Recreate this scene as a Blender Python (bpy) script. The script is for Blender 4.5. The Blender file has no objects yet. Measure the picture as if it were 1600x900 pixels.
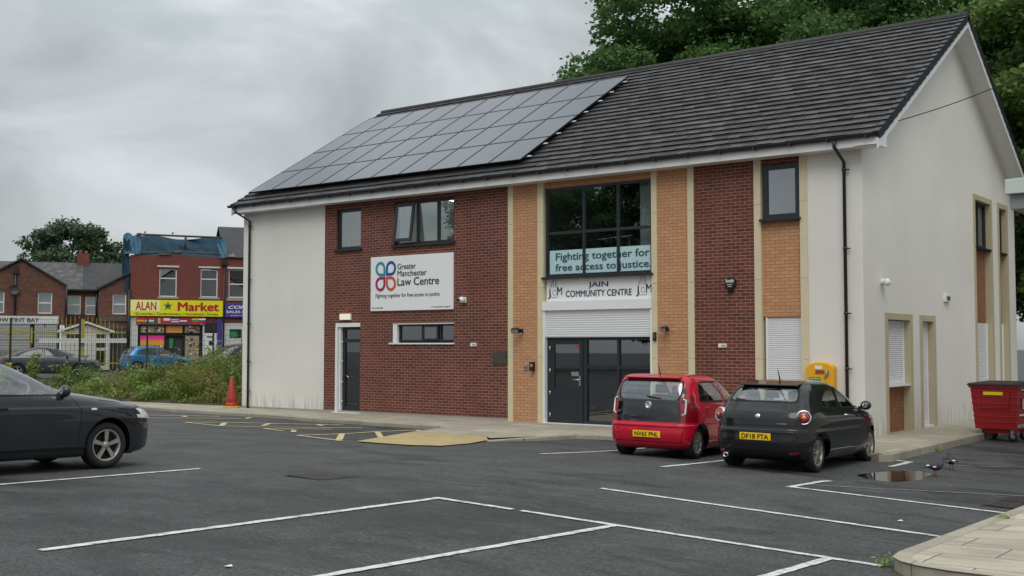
import bpy, bmesh, math, random
import numpy as np
from mathutils import Vector, Matrix
from math import sin, cos, pi, radians, sqrt
random.seed(7); RNG = np.random.default_rng(11)
S = bpy.context.scene
COL = S.collection
# ------------------------------------------------------------------ camera
cd = bpy.data.cameras.new('camera'); cam = bpy.data.objects.new('camera', cd); COL.objects.link(cam)
cam.location = (27.884, -23.16, 1.91)
cam.rotation_euler = (radians(90 + 2.891), 0, radians(37.01))
cd.sensor_width = 36; cd.lens = 1782 / 1600 * 36
cd.clip_start = .1; cd.clip_end = 1500
S.camera = cam
# ------------------------------------------------------------------ sky
SUN_EL, SUN_AZ = radians(52), radians(150)      # azimuth of the direction towards the sun, measured from +Y clockwise
W = bpy.data.worlds.new('World'); S.world = W; W.use_nodes = True
nt = W.node_tree; N = nt.nodes; LK = nt.links; N.clear()
def wn(t, **k):
    n = N.new(t)
    for a, b in k.items(): setattr(n, a, b)
    return n
out = wn('ShaderNodeOutputWorld'); bg = wn('ShaderNodeBackground'); sky = wn('ShaderNodeTexSky', sky_type='NISHITA')
sky.sun_disc = False; sky.sun_elevation = SUN_EL; sky.sun_rotation = SUN_AZ
tc = wn('ShaderNodeTexCoord'); sp = wn('ShaderNodeSeparateXYZ'); LK.new(tc.outputs['Generated'], sp.inputs[0])
mp = wn('ShaderNodeMapping'); mp.inputs['Scale'].default_value = (1, 1, 1.75); mp.inputs['Rotation'].default_value = (0, 0, .5)
LK.new(tc.outputs['Generated'], mp.inputs[0])
n1 = wn('ShaderNodeTexNoise'); n1.inputs['Scale'].default_value = 4.6; n1.inputs['Detail'].default_value = 7; n1.inputs['Roughness'].default_value = .50; n1.inputs['Distortion'].default_value = .5
LK.new(mp.outputs[0], n1.inputs['Vector'])
cr = wn('ShaderNodeValToRGB')       # cloud brightness, dark bellies to pale gaps
e = cr.color_ramp.elements
e[0].position = .30; e[0].color = (3.05, 3.3, 3.35, 1)
e[1].position = .66; e[1].color = (6.2, 6.45, 6.6, 1)
m_ = e.new(.47); m_.color = (4.3, 4.55, 4.62, 1)
LK.new(n1.outputs['Fac'], cr.inputs[0])
n2 = wn('ShaderNodeTexNoise'); n2.inputs['Scale'].default_value = 5.5; n2.inputs['Detail'].default_value = 3; n2.inputs['Distortion'].default_value = .3     # thinner, greener gaps
mp2 = wn('ShaderNodeMapping'); mp2.inputs['Scale'].default_value = (1, 1, 2.2); mp2.inputs['Location'].default_value = (3.1, 1.7, .4); LK.new(tc.outputs['Generated'], mp2.inputs[0]); LK.new(mp2.outputs[0], n2.inputs['Vector'])
gp = wn('ShaderNodeMapRange'); gp.inputs['From Min'].default_value = .56; gp.inputs['From Max'].default_value = .68; gp.inputs['To Max'].default_value = .75; LK.new(n2.outputs['Fac'], gp.inputs[0])
cmix = wn('ShaderNodeMix', data_type='RGBA'); LK.new(gp.outputs[0], cmix.inputs[0]); LK.new(cr.outputs[0], cmix.inputs[6]); cmix.inputs[7].default_value = (3.6, 4.2, 4.15, 1)
el = wn('ShaderNodeMapRange'); el.inputs['From Min'].default_value = .0; el.inputs['From Max'].default_value = .95
el.inputs['To Min'].default_value = 1.0; el.inputs['To Max'].default_value = 2.5
LK.new(sp.outputs[2], el.inputs[0])
mul = wn('ShaderNodeVectorMath', operation='SCALE'); LK.new(cmix.outputs[2], mul.inputs[0]); LK.new(el.outputs[0], mul.inputs['Scale'])
mixs = wn('ShaderNodeMix', data_type='RGBA'); mixs.inputs[0].default_value = .9
LK.new(sky.outputs[0], mixs.inputs[6]); LK.new(mul.outputs[0], mixs.inputs[7])
LK.new(mixs.outputs[2], bg.inputs[0]); bg.inputs[1].default_value = .1
LK.new(bg.outputs[0], out.inputs[0])
# ------------------------------------------------------------------ sun behind the cloud
sd = bpy.data.lights.new('sun', 'SUN'); sd.energy = 1.4; sd.angle = radians(40); sd.color = (1, .96, .9)
so = bpy.data.objects.new('sun', sd); COL.objects.link(so)
sv = Vector((sin(SUN_AZ) * cos(SUN_EL), cos(SUN_AZ) * cos(SUN_EL), sin(SUN_EL)))
so.rotation_euler = (-sv).to_track_quat('-Z', 'Y').to_euler()
so.location = (20, -30, 40)
S.view_settings.view_transform = 'Standard'; S.view_settings.look = 'None'
S.view_settings.exposure = 0; S.view_settings.gamma = 1; S.view_settings.use_curve_mapping = False
try:
    S.cycles.use_denoising = True; S.cycles.max_bounces = 8; S.cycles.transparent_max_bounces = 16; S.cycles.caustics_reflective = False; S.cycles.caustics_refractive = False
except Exception: pass

# ------------------------------------------------------------------ materials
MAT = {}
class NT:
    def __init__(s, name):
        s.m = bpy.data.materials.new(name); s.m.use_nodes = True; s.t = s.m.node_tree; s.t.nodes.clear()
        s.out = s.n('ShaderNodeOutputMaterial'); MAT[name] = s.m
    def n(s, t, _in=None, **k):
        n = s.t.nodes.new(t)
        for a, b in k.items(): setattr(n, a, b)
        for a, b in (_in or {}).items():
            if hasattr(b, 'is_output'): s.t.links.new(b, n.inputs[a])
            else: n.inputs[a].default_value = b
        return n
    def noise(s, vec, scale, detail=4, rough=.5, dist=0):
        i = {'Scale': scale, 'Detail': detail, 'Roughness': rough, 'Distortion': dist}
        if vec is not None: i['Vector'] = vec
        return s.n('ShaderNodeTexNoise', i).outputs['Fac']
    def rng(s, v, a, b, c, d): return s.n('ShaderNodeMapRange', {0: v, 1: a, 2: b, 3: c, 4: d}).outputs[0]
    def mix(s, f, a, b, bt='MIX'):
        n = s.n('ShaderNodeMix', {0: f, 6: a, 7: b}, data_type='RGBA', blend_type=bt); return n.outputs[2]
    def obj(s): return s.n('ShaderNodeTexCoord').outputs['Object']
    def done(s, sh): s.t.links.new(sh, s.out.inputs[0]); return s.m
    def bump(s, h, dist, st=1): return s.n('ShaderNodeBump', {'Height': h, 'Distance': dist, 'Strength': st}).outputs[0]
    def pbr(s, col, rough=.6, nrm=None, **k):
        i = {'Base Color': col, 'Roughness': rough}
        if nrm is not None: i['Normal'] = nrm
        i.update({a.replace('_', ' '): b for a, b in k.items()})
        return s.n('ShaderNodeBsdfPrincipled', i).outputs[0]
def c4(c): return (c[0], c[1], c[2], 1)
def plain(name, col, rough=.6, var=.12, scale=6, **k):
    t = NT(name); v = t.obj(); f = t.noise(v, scale, 5, .6)
    c = t.mix(f, c4([x * (1 - var) for x in col]), c4([min(1, x * (1 + var)) for x in col]))
    r = t.rng(t.noise(v, scale * 2.3, 4), .3, .7, max(0, rough - .07), min(1, rough + .07))
    return t.done(t.pbr(c, r, **k))
def plane_vec(t, axis):            # texture plane: along the wall, height
    sx = t.n('ShaderNodeSeparateXYZ', {0: t.obj()}).outputs
    return t.n('ShaderNodeCombineXYZ', {0: sx[0 if axis == 'x' else 1], 1: sx[2], 2: 0.0}).outputs[0]
def brick(name, c1, c2, mortar, axis='x', bw=.225, bh=.075, ms=.009, dirt=.25):
    t = NT(name); pv = plane_vec(t, axis)
    b = t.n('ShaderNodeTexBrick', {'Vector': pv, 'Color1': c4(c1), 'Color2': c4(c2), 'Mortar': c4(mortar), 'Scale': 1.0, 'Mortar Size': ms / 2, 'Mortar Smooth': .15, 'Bias': -.1, 'Brick Width': bw, 'Row Height': bh}, offset=.5)
    big = t.noise(pv, .9, 5, .6); fine = t.noise(pv, 38, 3)
    c = t.mix(t.rng(big, .35, .7, 0, dirt), b.outputs[0], c4([x * .55 for x in c1]))
    c = t.mix(t.rng(fine, .3, .8, 0, .3), c, c4([x * .6 for x in c1]))
    return t.done(t.pbr(c, .85, t.bump(b.outputs[1], .006, -.7)))
brick('red_brick', (.172, .044, .027), (.064, .021, .016), (.40, .27, .21), ms=.011, dirt=.4)
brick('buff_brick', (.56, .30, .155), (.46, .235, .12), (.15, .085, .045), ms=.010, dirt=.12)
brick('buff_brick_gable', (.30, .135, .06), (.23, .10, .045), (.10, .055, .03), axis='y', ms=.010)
brick('market_brick', (.19, .048, .034), (.135, .034, .027), (.22, .10, .08), ms=.008)
brick('house_brick', (.155, .058, .034), (.060, .026, .020), (.17, .12, .09), ms=.010)
def render_wall(name, axis):
    t = NT(name); v = t.obj(); pv = plane_vec(t, axis)
    st = t.n('ShaderNodeMapping', {0: pv, 'Scale': (1.6, .22, 1)}).outputs[0]
    streak = t.noise(st, 2.2, 6, .62, .4); big = t.noise(v, .45, 4, .55)
    c = t.mix(t.rng(big, .35, .7, 0, 1), (.74, .725, .685, 1), (.67, .652, .61, 1))
    c = t.mix(t.rng(streak, .5, .8, 0, .07), c, (.40, .385, .34, 1))
    z = t.n('ShaderNodeSeparateXYZ', {0: v}).outputs[2]
    low = t.n('ShaderNodeMath', {0: t.rng(z, 0, .55, 1, 0), 1: t.rng(t.noise(st, 5, 5), .42, .75, 0, .9)}, operation='MULTIPLY').outputs[0]
    c = t.mix(low, c, (.23, .215, .16, 1))
    return t.done(t.pbr(c, .9, t.bump(t.noise(v, 160, 2), .003, .5)))
render_wall('render_front', 'x'); render_wall('render_gable', 'y')
def asphalt():
    t = NT('asphalt'); v = t.obj()
    g = t.noise(v, 30, 6, .85); m = t.noise(v, 1.1, 6, .62); big = t.noise(v, .22, 5, .6, .6); sp_ = t.n('ShaderNodeTexVoronoi', {'Vector': v, 'Scale': 42.0}, feature='F1')
    st = t.n('ShaderNodeMapping', {0: v, 'Scale': (.22, .55, 1), 'Rotation': (0, 0, .25)}).outputs[0]
    pt = t.noise(st, 1.6, 5, .58, .8)
    def mulv(x, y): return t.n('ShaderNodeMath', {0: x, 1: y}, operation='MULTIPLY').outputs[0]
    dark = t.rng(pt, .535, .60, 0, 1); m2 = t.noise(st, 4.5, 6, .7, .5); bay = t.n('ShaderNodeVectorMath', {0: t.n('ShaderNodeVectorMath', {0: v, 1: (20.0, -13.4, .1)}, operation='SUBTRACT').outputs[0]}, operation='LENGTH').outputs['Value']
    oil = mulv(t.rng(t.n('ShaderNodeMath', {0: bay, 1: t.rng(m2, .3, .7, -1.3, 1.3)}, operation='ADD').outputs[0], 1.7, 2.1, 1, 0), t.rng(m2, .36, .48, .3, 1))
    dark = t.n('ShaderNodeMath', {0: dark, 1: oil}, operation='MAXIMUM').outputs[0]
    k = mulv(t.rng(g, .36, .64, .18, 1.9), t.rng(big, .35, .68, 1.15, .82)); k = mulv(k, t.rng(m, .35, .7, 1.12, .80)); k = mulv(k, t.rng(m2, .40, .66, 1.08, .84)); k = mulv(k, t.rng(dark, 0, 1, 1, .42))
    c = t.n('ShaderNodeVectorMath', {0: (.057, .059, .059), 'Scale': k}, operation='SCALE').outputs[0]
    cs = t.n('ShaderNodeSeparateXYZ', {0: sp_.outputs['Color']}).outputs[0]
    c = t.mix(t.rng(cs, .955, .99, 0, .3), c, (.20, .20, .195, 1))
    r = t.n('ShaderNodeMath', {0: t.rng(m, .3, .7, .72, .9), 1: t.n('ShaderNodeMath', {0: dark, 1: -.22}, operation='MULTIPLY').outputs[0]}, operation='ADD').outputs[0]
    return t.done(t.pbr(c, r, t.bump(g, .012, .8)))
asphalt()
def paving(name, c1, c2, joint, bw, bh, ms=.012, rot=0, dirt=.5):
    t = NT(name); v = t.n('ShaderNodeMapping', {0: t.obj(), 'Rotation': (0, 0, rot)}).outputs[0]
    b = t.n('ShaderNodeTexBrick', {'Vector': v, 'Color1': c4(c1), 'Color2': c4(c2), 'Mortar': c4(joint), 'Scale': 1.0, 'Mortar Size': ms / 2, 'Mortar Smooth': .3, 'Brick Width': bw, 'Row Height': bh}, offset=.5)
    st = t.n('ShaderNodeMapping', {0: v, 'Scale': (.6, 2.2, 1), 'Rotation': (0, 0, .5)}).outputs[0]
    c = t.mix(t.rng(t.noise(st, 1.5, 6, .65, .5), .45, .72, 0, dirt), b.outputs[0], c4([x * .38 for x in c1]))
    c = t.mix(t.rng(t.noise(v, 26, 4, .7), .4, .75, 0, .35), c, c4([x * .55 for x in c2]))
    return t.done(t.pbr(c, .85, t.bump(b.outputs[1], .01, -.6)))
paving('paving_slabs', (.46, .42, .33), (.34, .31, .24), (.10, .09, .07), .6, .6)
paving('paving_slabs_near', (.54, .49, .38), (.38, .34, .265), (.05, .045, .037), .9, .6, .018, dirt=.75)
paving('kerb_stone', (.40, .365, .29), (.31, .285, .225), (.08, .075, .06), .915, 5.0, .012)
paving('kerb_stone_side', (.40, .365, .29), (.31, .285, .225), (.08, .075, .06), .915, 5.0, .012, rot=pi / 2)
def tactile():
    t = NT('tactile_paving'); v = t.obj()
    b = t.n('ShaderNodeTexBrick', {'Vector': v, 'Color1': (.56, .44, .22, 1), 'Color2': (.47, .365, .18, 1), 'Mortar': (.2, .15, .07, 1), 'Scale': 1.0, 'Mortar Size': .006, 'Brick Width': .4, 'Row Height': .4}, offset=0)
    dots = t.n('ShaderNodeTexVoronoi', {'Vector': v, 'Scale': 15.0, 'Randomness': 0.0}).outputs['Distance']
    h = t.rng(dots, .2, .4, 1, 0)
    c = t.mix(t.rng(h, 0, 1, .28, 0), b.outputs[0], (.24, .17, .07, 1))
    c = t.mix(t.rng(t.noise(v, 2.2, 5, .6), .45, .75, 0, .5), c, (.27, .2, .1, 1))
    return t.done(t.pbr(c, .85, t.bump(h, .006, .8)))
tactile()
def roadpaint(name, col, wear=.5):
    t = NT(name); v = t.obj()
    w = t.rng(t.noise(v, 9, 6, .75), .52 - wear * .12, .72 - wear * .12, 0, .95); g = t.rng(t.noise(v, 85, 3, .7), .55, .75, 0, .5)
    c = t.mix(w, c4(col), (.14, .145, .14, 1)); c = t.mix(g, c, (.13, .13, .13, 1))
    return t.done(t.pbr(c, .75))
roadpaint('white_line_paint', (.66, .67, .65), .35); roadpaint('worn_line_paint', (.28, .28, .27), 1); roadpaint('yellow_line_paint', (.66, .54, .27), .45)
def tiles(name, axis, ang, c1, c2, bw=.33, rh=.32, lichen=0):
    t = NT(name); o = t.n('ShaderNodeSeparateXYZ', {0: t.obj()}).outputs
    s_ = t.n('ShaderNodeMath', {0: o[2], 1: 1 / sin(ang)}, operation='MULTIPLY').outputs[0]
    pv = t.n('ShaderNodeCombineXYZ', {0: o[0 if axis == 'x' else 1], 1: s_, 2: 0.0}).outputs[0]
    b = t.n('ShaderNodeTexBrick', {'Vector': pv, 'Color1': c4(c1), 'Color2': c4(c2), 'Mortar': (.006, .006, .007, 1), 'Scale': 1.0, 'Mortar Size': .004, 'Brick Width': bw, 'Row Height': rh}, offset=.5)
    if lichen < 0:                     # separate tiles: each its own tone and sheen; diagonal glints painted into the colour
        rp = t.n('ShaderNodeNewGeometry').outputs['Random Per Island']; big = t.noise(pv, .7, 5, .65, .4); f = t.noise(t.n('ShaderNodeMapping', {0: pv, 'Scale': (1.0, 5.0, 1), 'Rotation': (0, 0, .45)}).outputs[0], 5, 4, .7)
        c = t.mix(rp, c4(c1), c4(c2)); c = t.mix(t.rng(f, .52, .75, 0, .5), c, (.10, .099, .101, 1)); c = t.mix(t.rng(big, .4, .7, 0, .5), c, c4([x * .6 for x in c2]))
        rg = t.n('ShaderNodeMath', {0: t.rng(rp, 0, 1, .36, .6), 1: t.rng(f, .4, .7, .08, -.08)}, operation='ADD').outputs[0]
        return t.done(t.pbr(c, rg, t.bump(f, .006, .4)))
    n = t.noise(pv, 1.3, 5, .65, .3); f = t.noise(pv, 24, 3)
    c = t.mix(t.rng(n, .42, .75, 0, .55), b.outputs[0], c4([x * 2.3 for x in c2]))
    if lichen: c = t.mix(t.rng(t.noise(pv, 2.2, 6, .75), .5, .72, 0, lichen), c, (.22, .21, .19, 1))
    return t.done(t.pbr(c, t.rng(f, .3, .7, .5, .75), t.bump(t.n('ShaderNodeMath', {0: b.outputs[1], 1: -1.0}, operation='MULTIPLY').outputs[0], .008, .7)))
ROOF_ANG = math.atan2(4.0, 6.73)
tiles('roof_tiles', 'x', ROOF_ANG, (.043, .040, .042), (.015, .014, .0155), lichen=-1)
tiles('slate_old', 'x', radians(30), (.07, .068, .07), (.045, .044, .047), .3, .28, .8)
tiles('slate_new', 'x', radians(30), (.035, .036, .04), (.028, .029, .032), .33, .3)
plain('white_pvc', (.74, .75, .75), .4, .04); plain('shutter_white', (.66, .68, .70), .45, .05); plain('black_pvc', (.012, .013, .015), .38)
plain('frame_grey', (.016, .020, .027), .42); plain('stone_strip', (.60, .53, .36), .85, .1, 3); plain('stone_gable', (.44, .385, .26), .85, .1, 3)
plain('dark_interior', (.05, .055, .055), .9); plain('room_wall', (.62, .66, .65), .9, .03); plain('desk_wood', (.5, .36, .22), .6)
plain('grey_metal', (.33, .34, .34), .4, .1, Metallic=.7); plain('steel', (.55, .56, .57), .3, .1, Metallic=.9); plain('dark_plate', (.055, .055, .045), .4, .2)
plain('sign_white', (.78, .79, .80), .35, .02); plain('sign_ink', (.022, .025, .03), .5); plain('jain_ink', (.02, .022, .075), .5); plain('banner_pale', (.42, .60, .63), .45, .03); plain('banner_ink', (.02, .065, .085), .5)
plain('logo_teal', (.01, .28, .30), .4); plain('logo_blue', (.015, .07, .30), .4); plain('logo_magenta', (.32, .012, .12), .4); plain('logo_orange', (.55, .09, .03), .4)
plain('cabinet_yellow', (.75, .38, .005), .35, .05); plain('safety_green', (.01, .2, .075), .45); plain('cone_red', (.34, .03, .018), .55, .2); plain('cone_yellow', (.6, .42, .06), .6, .2)
plain('bin_red', (.33, .006, .013), .42, .14, 2); plain('bin_black', (.012, .013, .014), .5); plain('rubber', (.011, .011, .012), .75); plain('brown_stain', (.25, .06, .02), .5)
plain('market_yellow', (.78, .70, .005), .45, .05); plain('market_pale', (.85, .82, .35), .45, .04); plain('market_red', (.42, .01, .02), .45); plain('market_green', (.01, .14, .05), .45); plain('shop_navy', (.06, .035, .27), .45); plain('flag_crimson', (.30, .01, .05), .5)
plain('flag_red', (.5, .02, .02), .5); plain('flag_gold', (.75, .45, .02), .5); plain('flag_green', (.02, .25, .06), .5); plain('flag_blue', (.02, .05, .3), .5)
plain('poster_pink', (.85, .03, .3), .5); plain('poster_orange', (.75, .33, .06), .5); plain('tarpaulin', (.006, .040, .070), .8, .5, 1.5); plain('tarpaulin_pale', (.032, .10, .155), .75, .5, 1.5); plain('old_timber', (.085, .075, .06), .9, .4); plain('lead_flash', (.30, .30, .29), .6, .3)
plain('gate_yellow', (.34, .30, .06), .6, .3); plain('fence_black', (.012, .014, .014), .5); plain('paint_white_old', (.58, .58, .55), .7, .15); plain('shop_shutter', (.30, .32, .33), .6, .2); plain('concrete', (.3, .29, .26), .9, .2); plain('soil', (.05, .045, .022), .95, .4)
plain('canopy_paint', (.52, .58, .55), .6, .1, 3); plain('canopy_beam', (.22, .23, .23), .6, .15); plain('bark', (.07, .055, .04), .95, .4); plain('iron_cover', (.055, .048, .044), .6, .4, 20); plain('plate_yellow', (.85, .55, .01), .35, .03); plain('plate_ink', (.008, .008, .008), .5)
plain('chrome', (.7, .7, .7), .15, .03, Metallic=1.0); plain('rim_silver', (.42, .42, .42), .33, .1, Metallic=.8); plain('rim_dirty', (.40, .37, .34), .4, .25, 9, Metallic=.7); plain('trim_black', (.008, .008, .009), .45, Specular_IOR_Level=.25); plain('seat_fabric', (.12, .125, .13), .9); plain('dash_plastic', (.07, .073, .078), .6)
plain('net_curtain', (.5, .52, .5), .9, .15, 9); plain('curtain_maroon', (.09, .025, .03), .9, .3); plain('pigeon_dark', (.03, .032, .04), .6, .5, 30); plain('pigeon_pale', (.3, .31, .34), .6, .2); plain('pigeon_white', (.75, .75, .76), .7); plain('pigeon_foot', (.35, .08, .07), .6)
plain('wet_asphalt', (.034, .036, .037), .45, .2, 5); plain('sticker_white', (.75, .75, .73), .5, .1, 40); plain('poster_mix', (.3, .27, .2), .6, .6, 9)
def paint(name, col, metallic=0, rough=.32, dust=.12):
    t = NT(name); v = t.obj(); n = t.noise(v, 2.2, 5, .6)
    c = t.mix(t.rng(n, .4, .75, 0, dust), c4(col), (.16, .15, .14, 1))
    return t.done(t.pbr(c, rough, Metallic=metallic, Specular_IOR_Level=.12, Coat_Weight=1.0, Coat_Roughness=.03, Coat_IOR=1.45))
paint('paint_red', (.50, .006, .028), 0, .35, .04); paint('paint_black', (.007, .0075, .009), 0, .4, .03); paint('paint_grey', (.022, .028, .033), .25, .4, .06)
paint('paint_saloon', (.065, .07, .08), .5); paint('paint_blue', (.02, .16, .33), .3); paint('paint_dark', (.03, .03, .032), .4)
def glass(name, tint, refl, rough=.01):
    t = NT(name)
    fc = t.n('ShaderNodeLayerWeight', {'Blend': .5}).outputs['Facing']; fr = t.n('ShaderNodeMath', {0: fc, 1: 5.0}, operation='POWER').outputs[0]
    f = t.n('ShaderNodeMath', {0: fr, 1: refl}, operation='ADD', use_clamp=True).outputs[0]
    a = t.n('ShaderNodeBsdfTransparent', {0: c4(tint)}).outputs[0]; g = t.n('ShaderNodeBsdfGlossy', {'Color': (.93, .96, 1, 1), 'Roughness': rough}).outputs[0]
    mx = t.n('ShaderNodeMixShader', {0: f}); t.t.links.new(a, mx.inputs[1]); t.t.links.new(g, mx.inputs[2])
    return t.done(mx.outputs[0])
glass('window_glass', (.72, .82, .84), .27); glass('dark_glass', (.6, .65, .67), .24); glass('car_glass', (.82, .89, .89), .19); glass('privacy_glass', (.12, .13, .14), .07)
def lens(name, col, rough=.12):
    t = NT(name); return t.done(t.pbr(c4(col), rough, Coat_Weight=1.0, Coat_Roughness=.03))
lens('lens_red', (.20, .006, .012)); lens('lens_clear', (.72, .74, .76)); lens('lens_amber', (.7, .25, .03)); lens('gloss_black', (.006, .007, .008), .1)
def glow(name, col, st):
    t = NT(name); return t.done(t.n('ShaderNodeEmission', {0: c4(col), 1: st}).outputs[0])
glow('lamp_lit', (1, .97, .88), 7); glow('exit_lit', (.95, .95, .72), .8)
def solar():
    t = NT('solar_cell'); v = t.obj()
    c = t.mix(t.noise(v, 2, 3), (.014, .024, .050, 1), (.020, .032, .060, 1))
    return t.done(t.pbr(c, .12, IOR=1.6, Coat_Weight=.22, Coat_Roughness=.03))
solar()
def water():
    t = NT('puddle_water'); v = t.obj()
    return t.done(t.pbr((.012, .012, .011, 1), .02, t.bump(t.noise(v, 9, 2), .0006, .25), IOR=1.6, Specular_IOR_Level=.8))
water()
def leaf(name, c1, c2, trans=.25, patch=None):
    t = NT(name); g = t.n('ShaderNodeNewGeometry')
    r = g.outputs['Random Per Island']; v = t.obj()
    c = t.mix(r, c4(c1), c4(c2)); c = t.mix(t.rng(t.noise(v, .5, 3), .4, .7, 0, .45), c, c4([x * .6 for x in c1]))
    if patch: c = t.mix(t.rng(t.noise(v, .8, 4, .6), .48, .62, 0, .8), c, c4(patch))
    d = t.pbr(c, .55, Specular_IOR_Level=.35); tr = t.n('ShaderNodeBsdfTranslucent', {0: c}).outputs[0]
    mx = t.n('ShaderNodeMixShader', {0: trans}); t.t.links.new(d, mx.inputs[1]); t.t.links.new(tr, mx.inputs[2])
    return t.done(mx.outputs[0])
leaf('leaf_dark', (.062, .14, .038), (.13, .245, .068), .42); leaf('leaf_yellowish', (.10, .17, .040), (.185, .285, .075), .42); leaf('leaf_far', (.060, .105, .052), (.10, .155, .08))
leaf('weed_leaf', (.11, .17, .032), (.23, .30, .07), .4, (.30, .20, .06)); leaf('weed_bright', (.18, .32, .05), (.28, .42, .10), .4); leaf('weed_flower', (.62, .62, .58), (.8, .8, .78)); leaf('ragwort', (.6, .34, .02), (.72, .45, .05))

# ------------------------------------------------------------------ mesh helpers
class MB:
    def __init__(s): s.b = bmesh.new(); s.mats = []; s.cur = 0
    def use(s, m):
        if m not in s.mats: s.mats.append(m)
        s.cur = s.mats.index(m); return s
    def face(s, pts):
        f = s.b.faces.new([s.b.verts.new(p) for p in pts]); f.material_index = s.cur; return f
    def box(s, x0, y0, z0, x1, y1, z1):
        v = [s.b.verts.new((x, y, z)) for x in (x0, x1) for y in (y0, y1) for z in (z0, z1)]
        for q in ((0, 1, 3, 2), (4, 6, 7, 5), (0, 4, 5, 1), (2, 3, 7, 6), (0, 2, 6, 4), (1, 5, 7, 3)):
            f = s.b.faces.new([v[i] for i in q]); f.material_index = s.cur
        return s
    def hull8(s, lo, hi):          # two matching rings of points
        n = len(lo); a = [s.b.verts.new(p) for p in lo]; b = [s.b.verts.new(p) for p in hi]
        fs = [s.b.faces.new(a[::-1]), s.b.faces.new(b)] + [s.b.faces.new((a[i], a[(i + 1) % n], b[(i + 1) % n], b[i])) for i in range(n)]
        for f in fs: f.material_index = s.cur
        return s
    def prism(s, pts, vec): v = Vector(vec); return s.hull8([Vector(p) for p in pts], [Vector(p) + v for p in pts])
    def tube(s, path, r, n=8, cap=True):
        path = [Vector(p) for p in path]; rings = []
        rr = r if isinstance(r, (list, tuple)) else [r] * len(path)
        up0 = None
        for i, p in enumerate(path):
            d = (path[min(i + 1, len(path) - 1)] - path[max(i - 1, 0)]).normalized()
            up = Vector((0, 0, 1)) if abs(d.z) < .9 else Vector((1, 0, 0))
            if up0 is not None: up = up0
            a = d.cross(up).normalized(); b_ = a.cross(d).normalized(); up0 = b_
            rings.append([s.b.verts.new(p + (a * cos(2 * pi * k / n) + b_ * sin(2 * pi * k / n)) * rr[i]) for k in range(n)])
        for A, B in zip(rings, rings[1:]):
            for k in range(n):
                f = s.b.faces.new((A[k], A[(k + 1) % n], B[(k + 1) % n], B[k])); f.material_index = s.cur; f.smooth = True
        if cap:
            for R_ in (rings[0][::-1], rings[-1]):
                f = s.b.faces.new(R_); f.material_index = s.cur
        return s
    def lathe(s, prof, o=(0, 0, 0), ax=(0, 0, 1), n=24, closed=False):   # profile of (r, h) around an axis
        ax = Vector(ax).normalized(); o = Vector(o); u = ax.orthogonal().normalized(); w = ax.cross(u); rings = []
        for r, h in prof:
            if r < 1e-5: rings.append([s.b.verts.new(o + ax * h)])
            else: rings.append([s.b.verts.new(o + ax * h + (u * cos(2 * pi * k / n) + w * sin(2 * pi * k / n)) * r) for k in range(n)])
        pr = list(zip(rings, rings[1:])) + ([(rings[-1], rings[0])] if closed else [])
        for A, B in pr:
            for k in range(n):
                q = [A[k % len(A)], A[(k + 1) % len(A)], B[(k + 1) % len(B)], B[k % len(B)]]
                q = list(dict.fromkeys(q))
                if len(q) > 2:
                    f = s.b.faces.new(q); f.material_index = s.cur; f.smooth = True
        return s
    def blob(s, c, r, n=12, m=8):
        c = Vector(c); rows = []
        for i in range(m + 1):
            th = pi * i / m
            rows.append([s.b.verts.new(c + Vector((r[0] * sin(th) * cos(2 * pi * k / n), r[1] * sin(th) * sin(2 * pi * k / n), r[2] * cos(th)))) for k in range(n if 0 < i < m else 1)])
        for A, B in zip(rows, rows[1:]):
            for k in range(n):
                q = list(dict.fromkeys([A[k % len(A)], B[k % len(B)], B[(k + 1) % len(B)], A[(k + 1) % len(A)]]))
                f = s.b.faces.new(q); f.material_index = s.cur; f.smooth = True
        return s
    def build(s, name, mat=None, parent=None, bevel=0, smooth=False):
        b = s.b
        if bevel:
            bmesh.ops.remove_doubles(b, verts=b.verts, dist=1e-5)
            es = [e for e in b.edges if len(e.link_faces) == 2 and e.calc_face_angle(0) > .5]
            bmesh.ops.bevel(b, geom=es, offset=bevel, segments=2, affect='EDGES', profile=.5)
        bmesh.ops.recalc_face_normals(b, faces=b.faces)
        me = bpy.data.meshes.new(name); b.to_mesh(me); b.free()
        for m in (s.mats or [mat]): me.materials.append(MAT[m])
        if smooth: me.shade_smooth()
        return link(name, me, parent)
def link(name, data, parent=None):
    o = bpy.data.objects.new(name, data); COL.objects.link(o)
    if parent is not None: o.parent = parent
    return o
def tag(o, label=None, cat=None, group=None, kind=None):
    if label: o['label'] = label
    if cat: o['category'] = cat
    if group: o['group'] = group
    if kind: o['kind'] = kind
    return o
def thing(name, label, cat, loc=(0, 0, 0), rz=0, group=None):
    o = bpy.data.objects.new(name, None); COL.objects.link(o); o.location = loc; o.rotation_euler = (0, 0, rz); o.empty_display_size = .2
    return tag(o, label, cat, group)
def struct(name, mb, mat=None): return tag(mb.build(name, mat), kind='structure')
def copy_tree(o, parent=None):
    c = o.copy(); COL.objects.link(c); c.parent = parent
    for ch in list(o.children): copy_tree(ch, c)
    return c
def quads_mesh(name, P, mats, mi=None, parent=None):     # P: (n,4,3) array of quads
    n = len(P); me = bpy.data.meshes.new(name)
    me.vertices.add(n * 4); me.vertices.foreach_set('co', np.asarray(P, np.float32).reshape(-1))
    me.loops.add(n * 4); me.loops.foreach_set('vertex_index', np.arange(n * 4, dtype=np.int32))
    me.polygons.add(n); me.polygons.foreach_set('loop_start', np.arange(0, n * 4, 4, dtype=np.int32))
    for m in mats: me.materials.append(MAT[m])
    if mi is not None: me.polygons.foreach_set('material_index', np.asarray(mi, np.int32))
    me.update(calc_edges=True); me.validate()
    return link(name, me, parent)
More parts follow.
